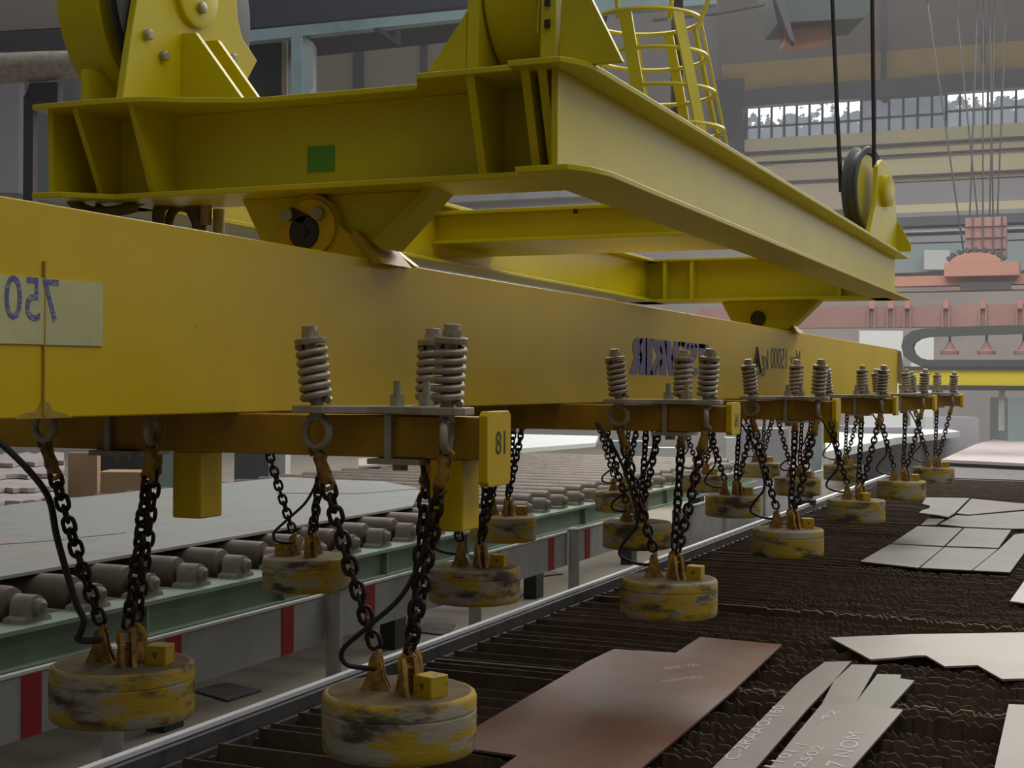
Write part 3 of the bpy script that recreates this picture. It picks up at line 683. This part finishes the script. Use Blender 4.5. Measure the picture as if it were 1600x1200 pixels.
def cable_pts(kind, lx=0):
    if kind == 0: pts = [(-.75, -.16, -.40), (-.55, -.22, -.62), (-.40, -.24, -.90), (-.30, -.20, -1.25), (-.30, -.16, -1.45), (-.44, -.12, -1.62), (-.50, -.1, -1.76), (-.36, -.08, -1.84), (-.2, -.05, -1.86)]
    elif kind == 1: pts = [(.2, -.1, -.5), (.28, -.12, -.8), (.22, -.14, -1.1), (.1, -.18, -1.35), (-.12, -.2, -1.55), (-.32, -.18, -1.72), (-.30, -.15, -1.82), (-.12, -.1, -1.84)]
    elif kind == 2: pts = [tuple(Vector(aY(a, b, 8.05))-Vector((-6.5, 8.3, 0))) for a, b in ((-90, 640), (-40, 664), (0, 692), (45, 735), (76, 778), (88, 835), (103, 890), (120, 945), (131, 968), (126, 988), (121, 998), (134, 1001), (158, 1000))]
    else: pts = [(-1.6, -.35, -.25), (-1.05, -.36, -.42), (-.62, -.36, -.72), (-.42, -.34, -1.0), (-.30, -.30, -1.35), (-.26, -.26, -1.5), (-.32, -.22, -1.68), (-.32, -.2, -1.78), (-.14, -.1, -1.80)]
    # smooth by Catmull-Rom
    out = []; P = [Vector(p) for p in pts]; P = [P[0]]+P+[P[-1]]
    for i in range(1, len(P)-2):
        for j in range(6):
            t_ = j/6; a, b, c, d = P[i-1:i+3]
            out.append(.5*((2*b)+(-a+c)*t_+(2*a-5*b+4*c-d)*t_*t_+(-a+3*b-3*c+d)*t_**3))
    out.append(P[-2]); return out
cb_proto = {}
for i, Y in enumerate(ROWS):
    for j, X in enumerate(COLS):
        if (i, j) == (0, 2): continue
        where = '%s row, %s column' % (rown[i], coln[j])
        objs = []
        for pr in (br0, sl0, mg0):
            objs.append(pr if first else copy_tree(pr))
        first = False
        b_, s_, m_ = objs
        for o in objs: o.location = W(X, Y, 0)
        tag(b_, 'galvanised spring bracket on the %s crossbeam, %s position' % (rown[i], coln[j]), 'spring bracket', 'spring brackets on the crossbeams')
        tag(s_, 'dark three-legged chain sling with yellow hooks, %s' % where, 'chain sling', 'chain slings holding the magnets')
        tag(m_, 'round worn yellow lifting magnet, %s' % where + (', above the slats at lower centre' if (i, j) == (0, 0) else ''), 'lifting magnet', 'round lifting magnets')
        rot = boxrot.get((i, j), random.uniform(-60, 60))
        for ch in m_.children:
            if ch.name.startswith('terminal_box') or ch.name.startswith('body'): ch.rotation_euler = (0, 0, math.radians(rot if ch.name.startswith('t') else (i*73+j*131+20) % 360))
        kind = 2 if (i, j) == (0, 1) else (1 if (i, j) == (0, 0) else (0 if (i+j) % 2 == 0 or j == 0 else 1))
        if kind in cb_proto:
            c_ = cb_proto[kind].copy(); C.objects.link(c_)
        else:
            c_ = MB().tube(cable_pts(kind), .024 if kind == 2 else .017, 8).build('power_cable', M['rubber'], org=(0, 0, 0), sharp=60); cb_proto[kind] = c_
        c_.location = W(X, Y, 0)
        tag(c_, 'black power cable looping down to the magnet, %s' % where, 'power cable', 'power cables of the magnets')

# ================================================================ LEMON SPREADER FRAME
ZB1, ZT1 = 1.55, 2.23
sf = empty('spreader_frame', (-6.1, 17.5, ZB1), 'big lemon yellow welded spreader frame hanging above the lifting beam', 'spreader frame')
T = .045
# near girder
YN = 10.05
top = [(-8.28, 9.36), (-7.6, 9.36), (-7.2, 9.40), (-6.85, 9.60), (-6.55, 9.72), (-6.3, 9.78), (-4.95, 9.78), (-4.78, 9.44), (-4.01, 9.42), (-4.01, 10.45), (-8.28, 10.45)]
bot = [(-8.28, 9.36), (-8.0, 9.40), (-7.7, 9.68), (-4.01, 9.68), (-4.01, 10.45), (-8.28, 10.45)]
ng = MB(); ng.pz(top, ZT1, ZT1+T); ng.pz(bot, ZB1-T, ZB1); ng.box(-8.2, -3.75, YN-.02, YN+.03, ZB1, ZT1)
ngo = ng.build('near_girder', M['lemon'], sf, bevel=.006)
MB().px([(9.48, ZT1), (YN, ZT1), (YN, ZB1), (9.50, ZB1)], -8.22, -8.17).build('end_stiffener', M['lemon'], sf)
for X, yb in ((-7.92, 9.80), (-7.36, 9.74)):
    MB().px([(9.45, ZT1), (YN, ZT1), (YN, ZB1), (yb, ZB1)], X-.025, X+.025).build('gusset', M['lemon'], sf)
# three vertical stiffeners under the right sheave
for X in (-4.36, -3.93, -3.80): MB().px([(9.46, ZT1), (YN, ZT1), (YN, ZB1), (9.70, ZB1)], X-.035, X+.03).build('gusset', M['lemon'], sf)
# right girder (I section)
XR = -3.70
g = MB(); g.box(XR-.03, XR+.02, 9.46, 25.75, ZB1, ZT1)
tf = [(XR-.3, 9.3), (XR+.10, 9.3), (XR+.16, 9.4), (XR+.22, 9.55), (XR+.24, 9.8), (XR+.24, 25.9), (XR-.3, 25.9)]
g.pz(tf, ZT1, ZT1+T)
g.pz([(XR-.3, 9.45), (XR+.10, 9.45), (XR+.20, 9.6), (XR+.27, 9.9), (XR+.27, 25.9), (XR-.3, 25.9)], ZB1-T, ZB1)
g.build('right_girder', M['lemon'], sf, bevel=.006)
# left girder
XLg = -8.05
g = MB(); g.box(XLg-.03, XLg+.02, YN, 25.75, ZB1, ZT1); g.box(XLg-.25, XLg+.22, YN, 25.9, ZT1, ZT1+T); g.box(XLg-.25, XLg+.22, YN, 25.9, ZB1-T, ZB1)
g.build('left_girder', M['lemon'], sf, bevel=.006)
# middle cross member (box with wide underside)
g = MB(); g.box(XLg+.02, XR-.03, 16.45, 16.5, 1.80, 2.12); g.box(XLg+.02, XR-.03, 16.3, 18.2, 2.12, 2.12+T); g.box(XLg+.02, XR-.03, 16.3, 18.2, 1.755, 1.80); g.box(XLg+.02, XR-.03, 18.1, 18.15, 1.8, 2.12)
mo = g.build('middle_girder', M['lemon'], sf, bevel=.006)
for px_ in (899, 985):
    q = aY(px_, 322, 16.35); MB().cyl((q[0], 16.35, 2.07), (q[0], 16.35, 2.12), .03, 10).build('bolt', M['pin'], sf)
q = aY(944, 306, 16.35); MB().box(q[0]-.05, q[0]+.05, 16.35, 16.45, 2.16, 2.32).build('clip', M['lemon'], sf)
# far girder
YFr = 25.3
g = MB(); g.box(-8.6, XR, YFr, YFr+.05, ZB1, ZT1); g.box(-8.6, XR, YFr-.3, YFr+.5, ZT1, ZT1+T); g.box(-8.6, XR, YFr-.3, YFr+.5, ZB1-T, ZB1)
g.build('far_girder', M['lemon'], sf, bevel=.006)
for px_ in (1006, 1040, 1082, 1312, 1352):
    q = aY(px_, 440, YFr-.2); MB().box(q[0]-.03, q[0]+.03, YFr-.27, YFr, ZB1, ZT1).build('gusset', M['lemon'], sf)
# clevises
def clevis(Y, cx=-6.02):
    MB().py([(-6.70, ZB1-T), (-5.03, ZB1-T), (-5.32, 1.16), (-5.50, 1.0), (-6.42, 1.0), (-6.44, 1.02)], Y, Y+.08).build('clevis_plate', M['lemon'], sf, bevel=.006)
    MB().hull([(-4.92, Y-.04, ZB1-T), (-5.02, Y-.04, ZB1-T), (-5.46, Y-.04, 1.11), (-5.38, Y-.04, 1.06)],
              [(-4.92, Y+.32, ZB1-T), (-5.02, Y+.32, ZB1-T), (-5.46, Y+.32, 1.11), (-5.38, Y+.32, 1.06)]).build('clevis_rib', M['lemon'], sf)
clevis(10.06); clevis(25.45)
for Y, big in ((9.96, True), (25.45, False)):
    pn = empty('pivot_pin', (-6.02, Y, 1.20), '%s dark round pivot pin joining frame and lifting beam' % ('nearer' if big else 'farther'), 'pivot pin', 'pivot pins')
    MB().lathe([(.04, 0), (.04, .02), (.125, .02), (.135, .03), (.135, .35)], (-6.02, Y-.08, 1.20), 'y', 32).build('pin', M['pin'], pn)
    if big:
        MB().py([(-6.02+.225*math.cos(a)+.05, 1.24+.225*math.sin(a)) for a in [2*math.pi*j/28 for j in range(28)]], Y-.035, Y-.002).build('retaining_disc', M['amber'], pn, bevel=.005)
        for sx_ in (-1, 1):
            MB().cyl((-6.02+sx_*.14, Y-.09, 1.34), (-6.02+sx_*.14, Y-.03, 1.34), .052, 14).build('bolt', M['galv'], pn)
        MB().py([(-6.2, 1.31), (-6.12, 1.40), (-5.98, 1.33), (-6.02, 1.27)], Y-.06, Y-.035).build('keeper_plate', M['pin'], pn)
# green sticker
q0 = aY(481, 269, YN-.02); q1 = aY(523, 227, YN-.02)
st_ = MB().box(q0[0], q1[0], YN-.03, YN-.022, q0[2], q1[2]).build('sticker', M['green_sticker'], sf); st_['label'] = 'small green paper sticker'

# ---------------------------------------------------------------- hoses under the near girder
def cr(pts, n=8):
    out = []; P = [Vector(p) for p in pts]; P = [P[0]]+P+[P[-1]]
    for i in range(1, len(P)-2):
        for j in range(n):
            t_ = j/n; a, b, c, d = P[i-1:i+3]
            out.append(.5*((2*b)+(-a+c)*t_+(2*a-5*b+4*c-d)*t_*t_+(-a+3*b-3*c+d)*t_**3))
    out.append(P[-2]); return out
hs = empty('hose_bundle', aF(240, 330, 12.2), 'bundle of brown hoses hanging under the near girder', 'hose bundle')
hz = [([(108, 306), (122, 322), (150, 332), (190, 328), (215, 322)], .05), ([(150, 322), (175, 330), (212, 318), (240, 312)], .03),
      ([(248, 350), (250, 325), (272, 314), (300, 318), (312, 340), (314, 362)], .055), ([(262, 355), (270, 330), (290, 322), (305, 345), (308, 365)], .04),
      ([(200, 316), (240, 316), (290, 312), (340, 316)], .03), ([(118, 306), (170, 320), (240, 322), (300, 330), (330, 345)], .025)]
for k_, (pp, r) in enumerate(hz):
    MB().tube(cr([aF(a, b, 12.1+.12*k_) for a, b in pp]), r, 8).build('hose', M['hose'], hs, sharp=60)
for a, b in ((322, 330), (342, 345)):
    q = Vector(aF(a, b, 12.3)); MB().cyl(q+Vector((0, 0, .10)), q-Vector((0, 0, .12)), .05, 12).build('connector', M['galv'], hs)

# ---------------------------------------------------------------- sheave blocks
def sheave_near(cx0, cx1, Yc, Zc, R, side, label, plates):
    root = empty('sheave_block', ((cx0+cx1)/2, Yc, ZT1+T), label, 'sheave block')
    dr = MB().lathe([(.2, cx0), (R-.02, cx0), (R, cx0+.02), (R, cx1-.02), (R-.02, cx1), (.2, cx1)], (0, Yc, Zc), 'x', 72)
    dr.build('guard_drum', M['lemon'], root)
    return root
# near left
root = sheave_near(-8.30, -7.86, 10.62, 3.32, .98, 1, 'near left sheave block with round guard and bearing plate', None)
YC = 10.75
bpx = [(191, 154), (203, 70), (216, -10), (240, -130), (330, -170), (366, -60), (372, 30), (379, 60), (402, 95), (384, 130), (392, 156)]
XP = -7.55
poly = [aX(a, b, XP)[1:] for a, b in bpx]; poly = [(y_, max(z_, ZT1+T)) for y_, z_ in poly]
MB().px(poly, XP-.07, XP).build('bearing_plate', M['lemon'], root, bevel=.008)
hub = aX(303, -8, XP)
hb_ = MB().lathe([(.29, XP-.01), (.29, XP+.05), (.26, XP+.06)], (0, hub[1], hub[2]), 'x', 36).build('hub_cap', M['lemon'], root)
q = aX(304, 14, XP); sub(hb_, 'hub_bolt', MB().lathe([(.05, XP+.06), (.05, XP+.10), (.03, XP+.11)], (0, q[1], q[2]), 'x', 12), M['galv'], root['_org'])
for a, b in ((228, 55), (253, 88), (360, 92)):
    q = aX(a, b, XP); MB().lathe([(.045, XP), (.045, XP+.05), (.03, XP+.06)], (0, q[1], q[2]), 'x', 12).build('bolt', M['galv'], root)
for (a0, a1) in ((283, 300), (318, 336)):
    q = aX(a0, 150, XP); Yq = q[1]; zt = aX(a0, 52 if a0 < 300 else 64, XP)[2]
    MB().py([(XP, ZT1+T), (XP+.66, ZT1+T), (XP+.66, ZT1+T+.10), (XP+.14, zt), (XP, zt)], Yq, Yq+.06).build('rib', M['lemon'], root, bevel=.005)
MB().box(-8.08, -8.0, 9.72, 10.3, ZT1+T, 2.62).build('bearing_plate', M['lemon'], root)
MB().lathe([(.3, -7.78), (.98, -7.76), (1.0, -7.74), (.92, -7.71), (1.0, -7.66), (.98, -7.65), (.3, -7.64)], (0, 10.62, 3.36), 'x', 72).build('sheave_wheel', M['echain'], root)['label'] = 'grooved steel sheave rim'
# near right
root = sheave_near(-4.36, -3.92, 10.27, 2.96, .62, 1, 'near right sheave block standing on the corner of the frame', None)
MB().px([(9.62, ZT1+T), (10.9, ZT1+T), (10.6, 4.4), (9.9, 4.4), (9.65, 3.3)], -4.47, -4.37).build('bearing_plate', M['lemon'], root, bevel=.008)
MB().px([(9.56, ZT1+T), (10.6, ZT1+T), (10.2, 3.0), (10.1, 4.4), (9.8, 4.4), (9.58, 3.3)], -3.86, -3.74).build('bearing_plate', M['lemon'], root, bevel=.008)
MB().px([(9.6, ZT1+T+.25), (10.2, ZT1+T+.25), (10.1, 4.2), (9.75, 4.2)], -3.90, -3.885).build('cheek_plate', M['lemon'], root)
q0 = aY(668, 112, 9.62); q1 = aY(726, 24, 9.62)
MB().py([(-4.83, ZT1+T), (q0[0], q0[2]), (q1[0], q1[2]), (-4.47, q1[2]+.03), (-4.47, ZT1+T)], 9.62, 9.68).build('gusset', M['lemon'], root)
P = [aY(a, b, 9.62) for a, b in ((880, -60), (898, -60), (925, 0), (972, 95), (972, 118))]
MB().py([(-3.74, ZT1+T)]+[(max(p[0], -3.74), max(p[2], ZT1+T)) for p in P], 9.62, 9.68).build('gusset', M['lemon'], root, bevel=.005)
for py_ in (2, 36): q = aY(871, py_, 9.56); MB().box(-3.82, -3.78, 9.545, 9.56, q[2]-.03, q[2]+.03).build('slot', M['pin'], root)
# far right
fc = (-3.95, 24.2, 3.22)
root = empty('sheave_block', (fc[0], fc[1], ZT1+T), 'far right sheave block with dark grooved wheel and two ropes', 'sheave block')
Rz = Matrix.Translation(fc) @ Matrix.Rotation(math.radians(-10), 4, 'Z')
wh = MB().lathe([(.2, -.05), (.62, -.05), (.62, -.13), (.72, -.15), (.74, -.12), (.66, -.06), (.66, .02), (.74, .08), (.72, .11), (.62, .09), (.62, .02), (.2, .02)], (0, 0, 0), 'x', 56).xf(Rz)
wh.build('sheave_wheel', M['echain'], root)
MB().lathe([(.05, .0), (.60, .0), (.60, .06), (.05, .07)], (0, 0, 0), 'x', 48).xf(Rz).build('wheel_disc', M['lemon'], root)
bp_ = MB().px([(-.75, -.95), (.85, -.95), (.6, .1), (.35, .42), (-.05, .5), (-.25, .36), (-.32, -.2)], .22, .30).xf(Rz).build('bearing_plate', M['lemon'], root, bevel=.008)
sub(bp_, 'hub_cap', MB().lathe([(.26, .30), (.26, .38), (.22, .40)], (0, .1, 0), 'x', 32).xf(Rz), M['lemon'], root['_org'])
MB().py([(-3.66, ZT1+T), (-3.30, ZT1+T), (-3.30, ZT1+T+.1), (-3.62, 3.0)], 24.9, 24.96).build('gusset', M['lemon'], root)
for i, (a, b, c, d) in enumerate(((1314, 300, 1294, -140), (1366, 262, 1361, -140))):
    p = aF(a, b, 23.6); q = aF(c, d, 23.6)
    tag(MB().cyl(p, q, .034, 8).build('wire_rope', M['rope'], org=p), 'dark steel hoisting rope rising from the %s side of the far right sheave' % ('left', 'right')[i], 'rope', 'hoisting ropes of the far right sheave')

# ================================================================ BACKGROUND CRANES AND MACHINES
# caged ladder
FLd = 34.0
ld = empty('caged_ladder', aF(1030, 230, FLd), 'yellow ladder cage with hoops behind the right girder', 'ladder cage')
hoops = [(1010, 34, 84, 9), (1020, 92, 84, 9), (1030, 148, 86, 9), (1040, 206, 90, 9), (1050, 262, 92, 9)]
def hp_pt(h, a):
    c = Vector(aF(h[0], h[1], FLd)); r = h[2]/FP*FLd
    return c+rt0*(r*math.cos(a))+fwd*(r*math.sin(a))
for h in hoops:
    pts = [hp_pt(h, 2*math.pi*j/40) for j in range(40)]
    MB().tube(pts, .055, 6, closed=True).build('hoop', M['lemon'], ld)
for j, (deg, wpx) in enumerate(((-12, .08), (-62, .14), (-118, .15), (-168, .08), (60, .12), (100, .13), (20, .08))):
    a = math.radians(deg); P = [hp_pt(h, a) for h in hoops]
    tng = (rt0*(-math.sin(a))+fwd*math.cos(a))*wpx; nr = (rt0*math.cos(a)+fwd*math.sin(a))*.03
    MB().hull([P[0]-tng-nr, P[0]+tng-nr, P[0]+tng+nr, P[0]-tng+nr], [P[-1]-tng-nr, P[-1]+tng-nr, P[-1]+tng+nr, P[-1]-tng+nr]).build('strap', M['lemon'], ld)
for (a, b, c, d) in ((1046, 30, 1056, -60), (1090, 44, 1130, -60), (966, 30, 962, -60)):
    MB().cyl(aF(a, b, FLd-1), aF(c, d, FLd-1), .06, 8).build('stay', M['lemon'], ld)
pbox('steel_column', 1052, -100, 1068, 200, FLd+3, .6, 'column', 'dark hanging post inside the ladder cage', 'post')
# overhead crane carriage
oc = empty('overhead_crane', aF(1280, 20, 60), 'dark green overhead crane trolley at the top right', 'crane')
def qbox(parent, name, pts_px, F, depth, m):
    a = [Vector(aF(x, y, F)) for x, y in pts_px]; b = [p+fwd*depth for p in a]
    return MB().hull(a, b).build(name, M[m], parent)
qbox(oc, 'trolley', [(1215, 36), (1350, 28), (1362, 16), (1362, -80), (1190, -80)], 60, 3, 'darkgreen')
qbox(oc, 'winch', [(1226, 70), (1226, 44), (1294, 38), (1298, 62), (1240, 72)], 61, 1, 'salmon')
qbox(oc, 'brace', [(1185, -80), (1205, -80), (1243, 68), (1234, 60)], 59.5, .6, 'column')
qbox(oc, 'cable_tray', [(1020, 32), (1120, 22), (1195, 8), (1195, 5), (1120, 19), (1020, 29)], 59, .2, 'rope')
oc2 = empty('overhead_crane', aF(560, 40, 50), 'dark crane box girder with teal walkway at the top left', 'crane')
qbox(oc2, 'box_girder', [(378, 46), (735, 8), (960, -14), (960, -200), (378, -200)], 50, 5, 'navy')
qbox(oc2, 'walkway_beam', [(380, 66), (735, 28), (735, 14), (380, 48)], 49.4, .5, 'teal')
qbox(oc2, 'walkway_beam', [(735, 34), (1120, 6), (1120, -14), (735, 12)], 49.2, .5, 'teal')
qbox(oc2, 'post', [(455, 56), (472, 54), (472, 170), (455, 170)], 49.3, .5, 'teal')
qbox(oc2, 'post', [(472, 54), (489, 66), (489, 136), (472, 170)], 49.5, .9, 'bluegrey')
qbox(oc2, 'bracket', [(584, 46), (600, 46), (618, 62), (618, 48), (625, 48), (625, 73)], 49.3, .3, 'column')
qbox(oc2, 'cabin', [(378, 170), (378, 62), (450, 58), (450, 170)], 51.5, 3, 'darkgreen')
qbox(oc2, 'cabin_frame', [(440, 60), (448, 60), (448, 170), (440, 170)], 51, .3, 'beige')
oc3 = empty('overhead_crane', aF(50, 70, 40), 'grey brown crane girders with a duct at the far top left', 'crane')
qbox(oc3, 'upper_girder', [(-200, 22), (150, -10), (150, 40), (-200, 60)], 41, 2, 'wall')
qbox(oc3, 'lower_girder', [(-200, 60), (150, 42), (150, 72), (-200, 96)], 40.5, 2, 'crane_rail')
dq = MB().tube([aF(-200, 116, 40), aF(60, 104, 40), aF(135, 98, 40)], [.42, .42, .34], 20); dq.build('duct', M['galv'], oc3)
qbox(oc3, 'bracket', [(40, 148), (46, 130), (90, 128), (90, 160), (52, 162)], 40, .5, 'column')
qbox(oc3, 'hanger', [(37, 150), (52, 140), (50, 420), (35, 420)], 40, .4, 'column')
pbox('pale_partition', -150, 110, 30, 300, 90, 1, 'wall_lilac', 'pale lilac partition panel at the far left edge', 'partition')

# salmon red spreader in the distance
YR = 82
rs = empty('red_lifting_beam', aY(1400, 500, YR), 'salmon red lifting beam with hanging magnets in the distance', 'lifting beam')
def ybox(parent, name, px0, py0, px1, py1, Y, depth, m):
    a = aY(px0, py1, Y); b = aY(px1, py0, Y)
    return MB().box(a[0], b[0], Y, Y+depth, min(a[2], b[2]), max(a[2], b[2])).build(name, M[m], parent)
ybox(rs, 'main_bar', 1090, 472, 1760, 514, YR, 1.2, 'salmon_d')
ybox(rs, 'upper_bar', 1380, 424, 1760, 448, YR+1, 1.0, 'salmon')
ybox(rs, 'lower_flange', 1400, 448, 1760, 456, YR+.9, 1.2, 'salmon_d')
ybox(rs, 'yoke', 1475, 408, 1592, 432, YR+.5, 1.8, 'salmon')
c0 = aY(1524, 410, YR+.5); MB().py([(c0[0]+1.35*math.cos(a), c0[2]+.55*math.sin(a)) for a in [math.pi*j/12 for j in range(13)]], YR+.5, YR+1.5).build('yoke_dome', M['salmon'], rs)
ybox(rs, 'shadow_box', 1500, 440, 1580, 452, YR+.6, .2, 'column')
ybox(rs, 'hook_mast', 1508, 338, 1572, 404, YR+1.8, 1.0, 'salmon_d')
for px_ in (1518, 1534, 1550, 1564): ybox(rs, 'mast_rib', px_, 336, px_+2.5, 404, YR+1.7, .1, 'column')
for py_ in (352, 370, 388): ybox(rs, 'mast_rib', 1508, py_, 1572, py_+2, YR+1.7, .1, 'salmon')
for j in range(9):
    a = math.radians(20+j*17.5); c1 = (c0[0]+1.5*math.cos(a), YR+.7, c0[2]+.72*math.sin(a)); MB().cyl((c1[0], YR+.55, c1[2]), (c1[0], YR+1.2, c1[2]), .14, 10).build('wheel_stud', M['column'], rs)
for px_ in (1362, 1392, 1418, 1478, 1536, 1594):
    ybox(rs, 'lug', px_-4, 468, px_+4, 482, YR-.2, .3, 'salmon')
    ybox(rs, 'lug_leg', px_-7, 480, px_-4, 514, YR-.15, .2, 'salmon_d')
    ybox(rs, 'lug_leg', px_+3, 480, px_+6, 514, YR-.15, .2, 'salmon_d')
for i, px_ in enumerate((1482, 1540, 1598)):
    q = aY(px_, 548, YR)
    m_ = empty('lifting_magnet', q, 'small grey magnet hanging from the distant red beam, %s of three' % ('left', 'middle', 'right')[i], 'lifting magnet', 'magnets of the distant red beam')
    MB().lathe([(.48, q[2]-.2), (.5, q[2]), (.3, q[2]+.1), (.1, q[2]+.5), (0, q[2]+.5)], (q[0], q[1]+.6, 0), n=20).build('body', M['salmon_d'], m_)
    MB().cyl((q[0], q[1]+.6, q[2]+.4), (q[0], q[1]+.6, aY(px_, 512, YR)[2]), .07, 6).build('chain', M['column'], m_)
for i, (a, b, c, d) in enumerate(((1513, 400, 1530, -60), (1536, 395, 1536, -60), (1506, 395, 1440, -60), (1545, 390, 1556, -60), (1556, 400, 1575, -60), (1534, 400, 1487, -60), (1553, 400, 1545, -60))):
    p = aF(a, b, 82); q = aF(c, d, 82)
    tag(MB().cyl(p, q, .05, 5).build('wire_rope', M['rope'], org=p), 'thin hoisting rope above the distant red beam, %s at its top end' % ('fourth from the left', 'fifth from the left', 'leftmost', 'second from the right', 'rightmost', 'second from the left', 'third from the right')[i], 'rope', 'ropes of the distant red beam')
pbox('white_board', 1343, 517, 1411, 580, 78, .3, 'haze_white', 'off-white board behind the end of the lifting beam', 'board', ground=True)
pbox('white_board', 1424, 527, 1459, 572, 78, .3, 'haze_white', 'off-white board seen through the cable carrier loop', 'board', ground=True)
pbox('white_sign', 1444, 391, 1484, 421, 95.5, .3, 'haze_white', 'small white sign on the far wall left of the red yoke', 'sign')

# gantry of the cutting machine
YG = 68.0
gm = empty('cutting_gantry', aY(1500, 600, YG), 'yellow gantry beam spanning the far end of the cutting table', 'gantry')
ybox(gm, 'beam', 1404, 578, 1800, 604, YG, 1.0, 'gantry')
ybox(gm, 'lower_rail', 1404, 604, 1800, 609, YG-.1, 1.2, 'column')
ybox(gm, 'upper_rail', 1404, 573, 1800, 578, YG-.1, 1.2, 'column')
q = aY(1564, 609, YG); MB().box(q[0]-.12, q[0]+.12, YG+.3, YG+.7, -1.95, q[2]).build('leg', M['post'], gm)
q = aY(1800, 609, YG); MB().box(q[0]-.3, q[0], YG+.1, YG+.9, FL, q[2]+.8).build('leg', M['gantry'], gm)
cc = empty('cable_carrier', aY(1500, 540, YG), 'charcoal cable carrier looping above the yellow gantry beam', 'cable carrier')
oz = [(1800, 508), (1600, 508), (1530, 509), (1445, 513), (1425, 517), (1412, 527), (1408, 541), (1412, 556), (1424, 566), (1440, 573), (1600, 573), (1800, 573)]
iz = [(1800, 521), (1600, 521), (1530, 523), (1450, 526), (1437, 529), (1428, 535), (1425, 543), (1428, 552), (1436, 559), (1448, 562), (1600, 562), (1800, 562)]
O_ = [aY(a, b, YG) for a, b in oz]; I_ = [aY(a, b, YG) for a, b in iz]; g = MB()
for i in range(len(O_)-1):
    qd = [O_[i], O_[i+1], I_[i+1], I_[i]]
    g.add([(p[0], YG, p[2]) for p in qd]+[(p[0], YG+.8, p[2]) for p in qd], [(0, 1, 2, 3), (7, 6, 5, 4), (0, 4, 5, 1), (2, 6, 7, 3)])
g.build('carrier_loop', M['echain'], cc)

# ---------------------------------------------------------------- dusty air of the long hall
hz_ = MB().box(-105, 38, 27.5, 99.9, FL+.01, 30)
vm = bpy.data.materials.new('dusty_hall_air'); vm.use_nodes = True; n = vm.node_tree.nodes; n.remove(n['Principled BSDF'])
vs_ = n.new('ShaderNodeVolumeScatter'); vs_.inputs['Color'].default_value = (.97, .96, 1, 1); vs_.inputs['Density'].default_value = .0021
vm.node_tree.links.new(vs_.outputs[0], n['Material Output'].inputs['Volume'])
ho = hz_.build('dusty_air', vm); ho['kind'] = 'stuff'; tag(ho, 'thin dusty haze filling the far part of the hall', 'haze')
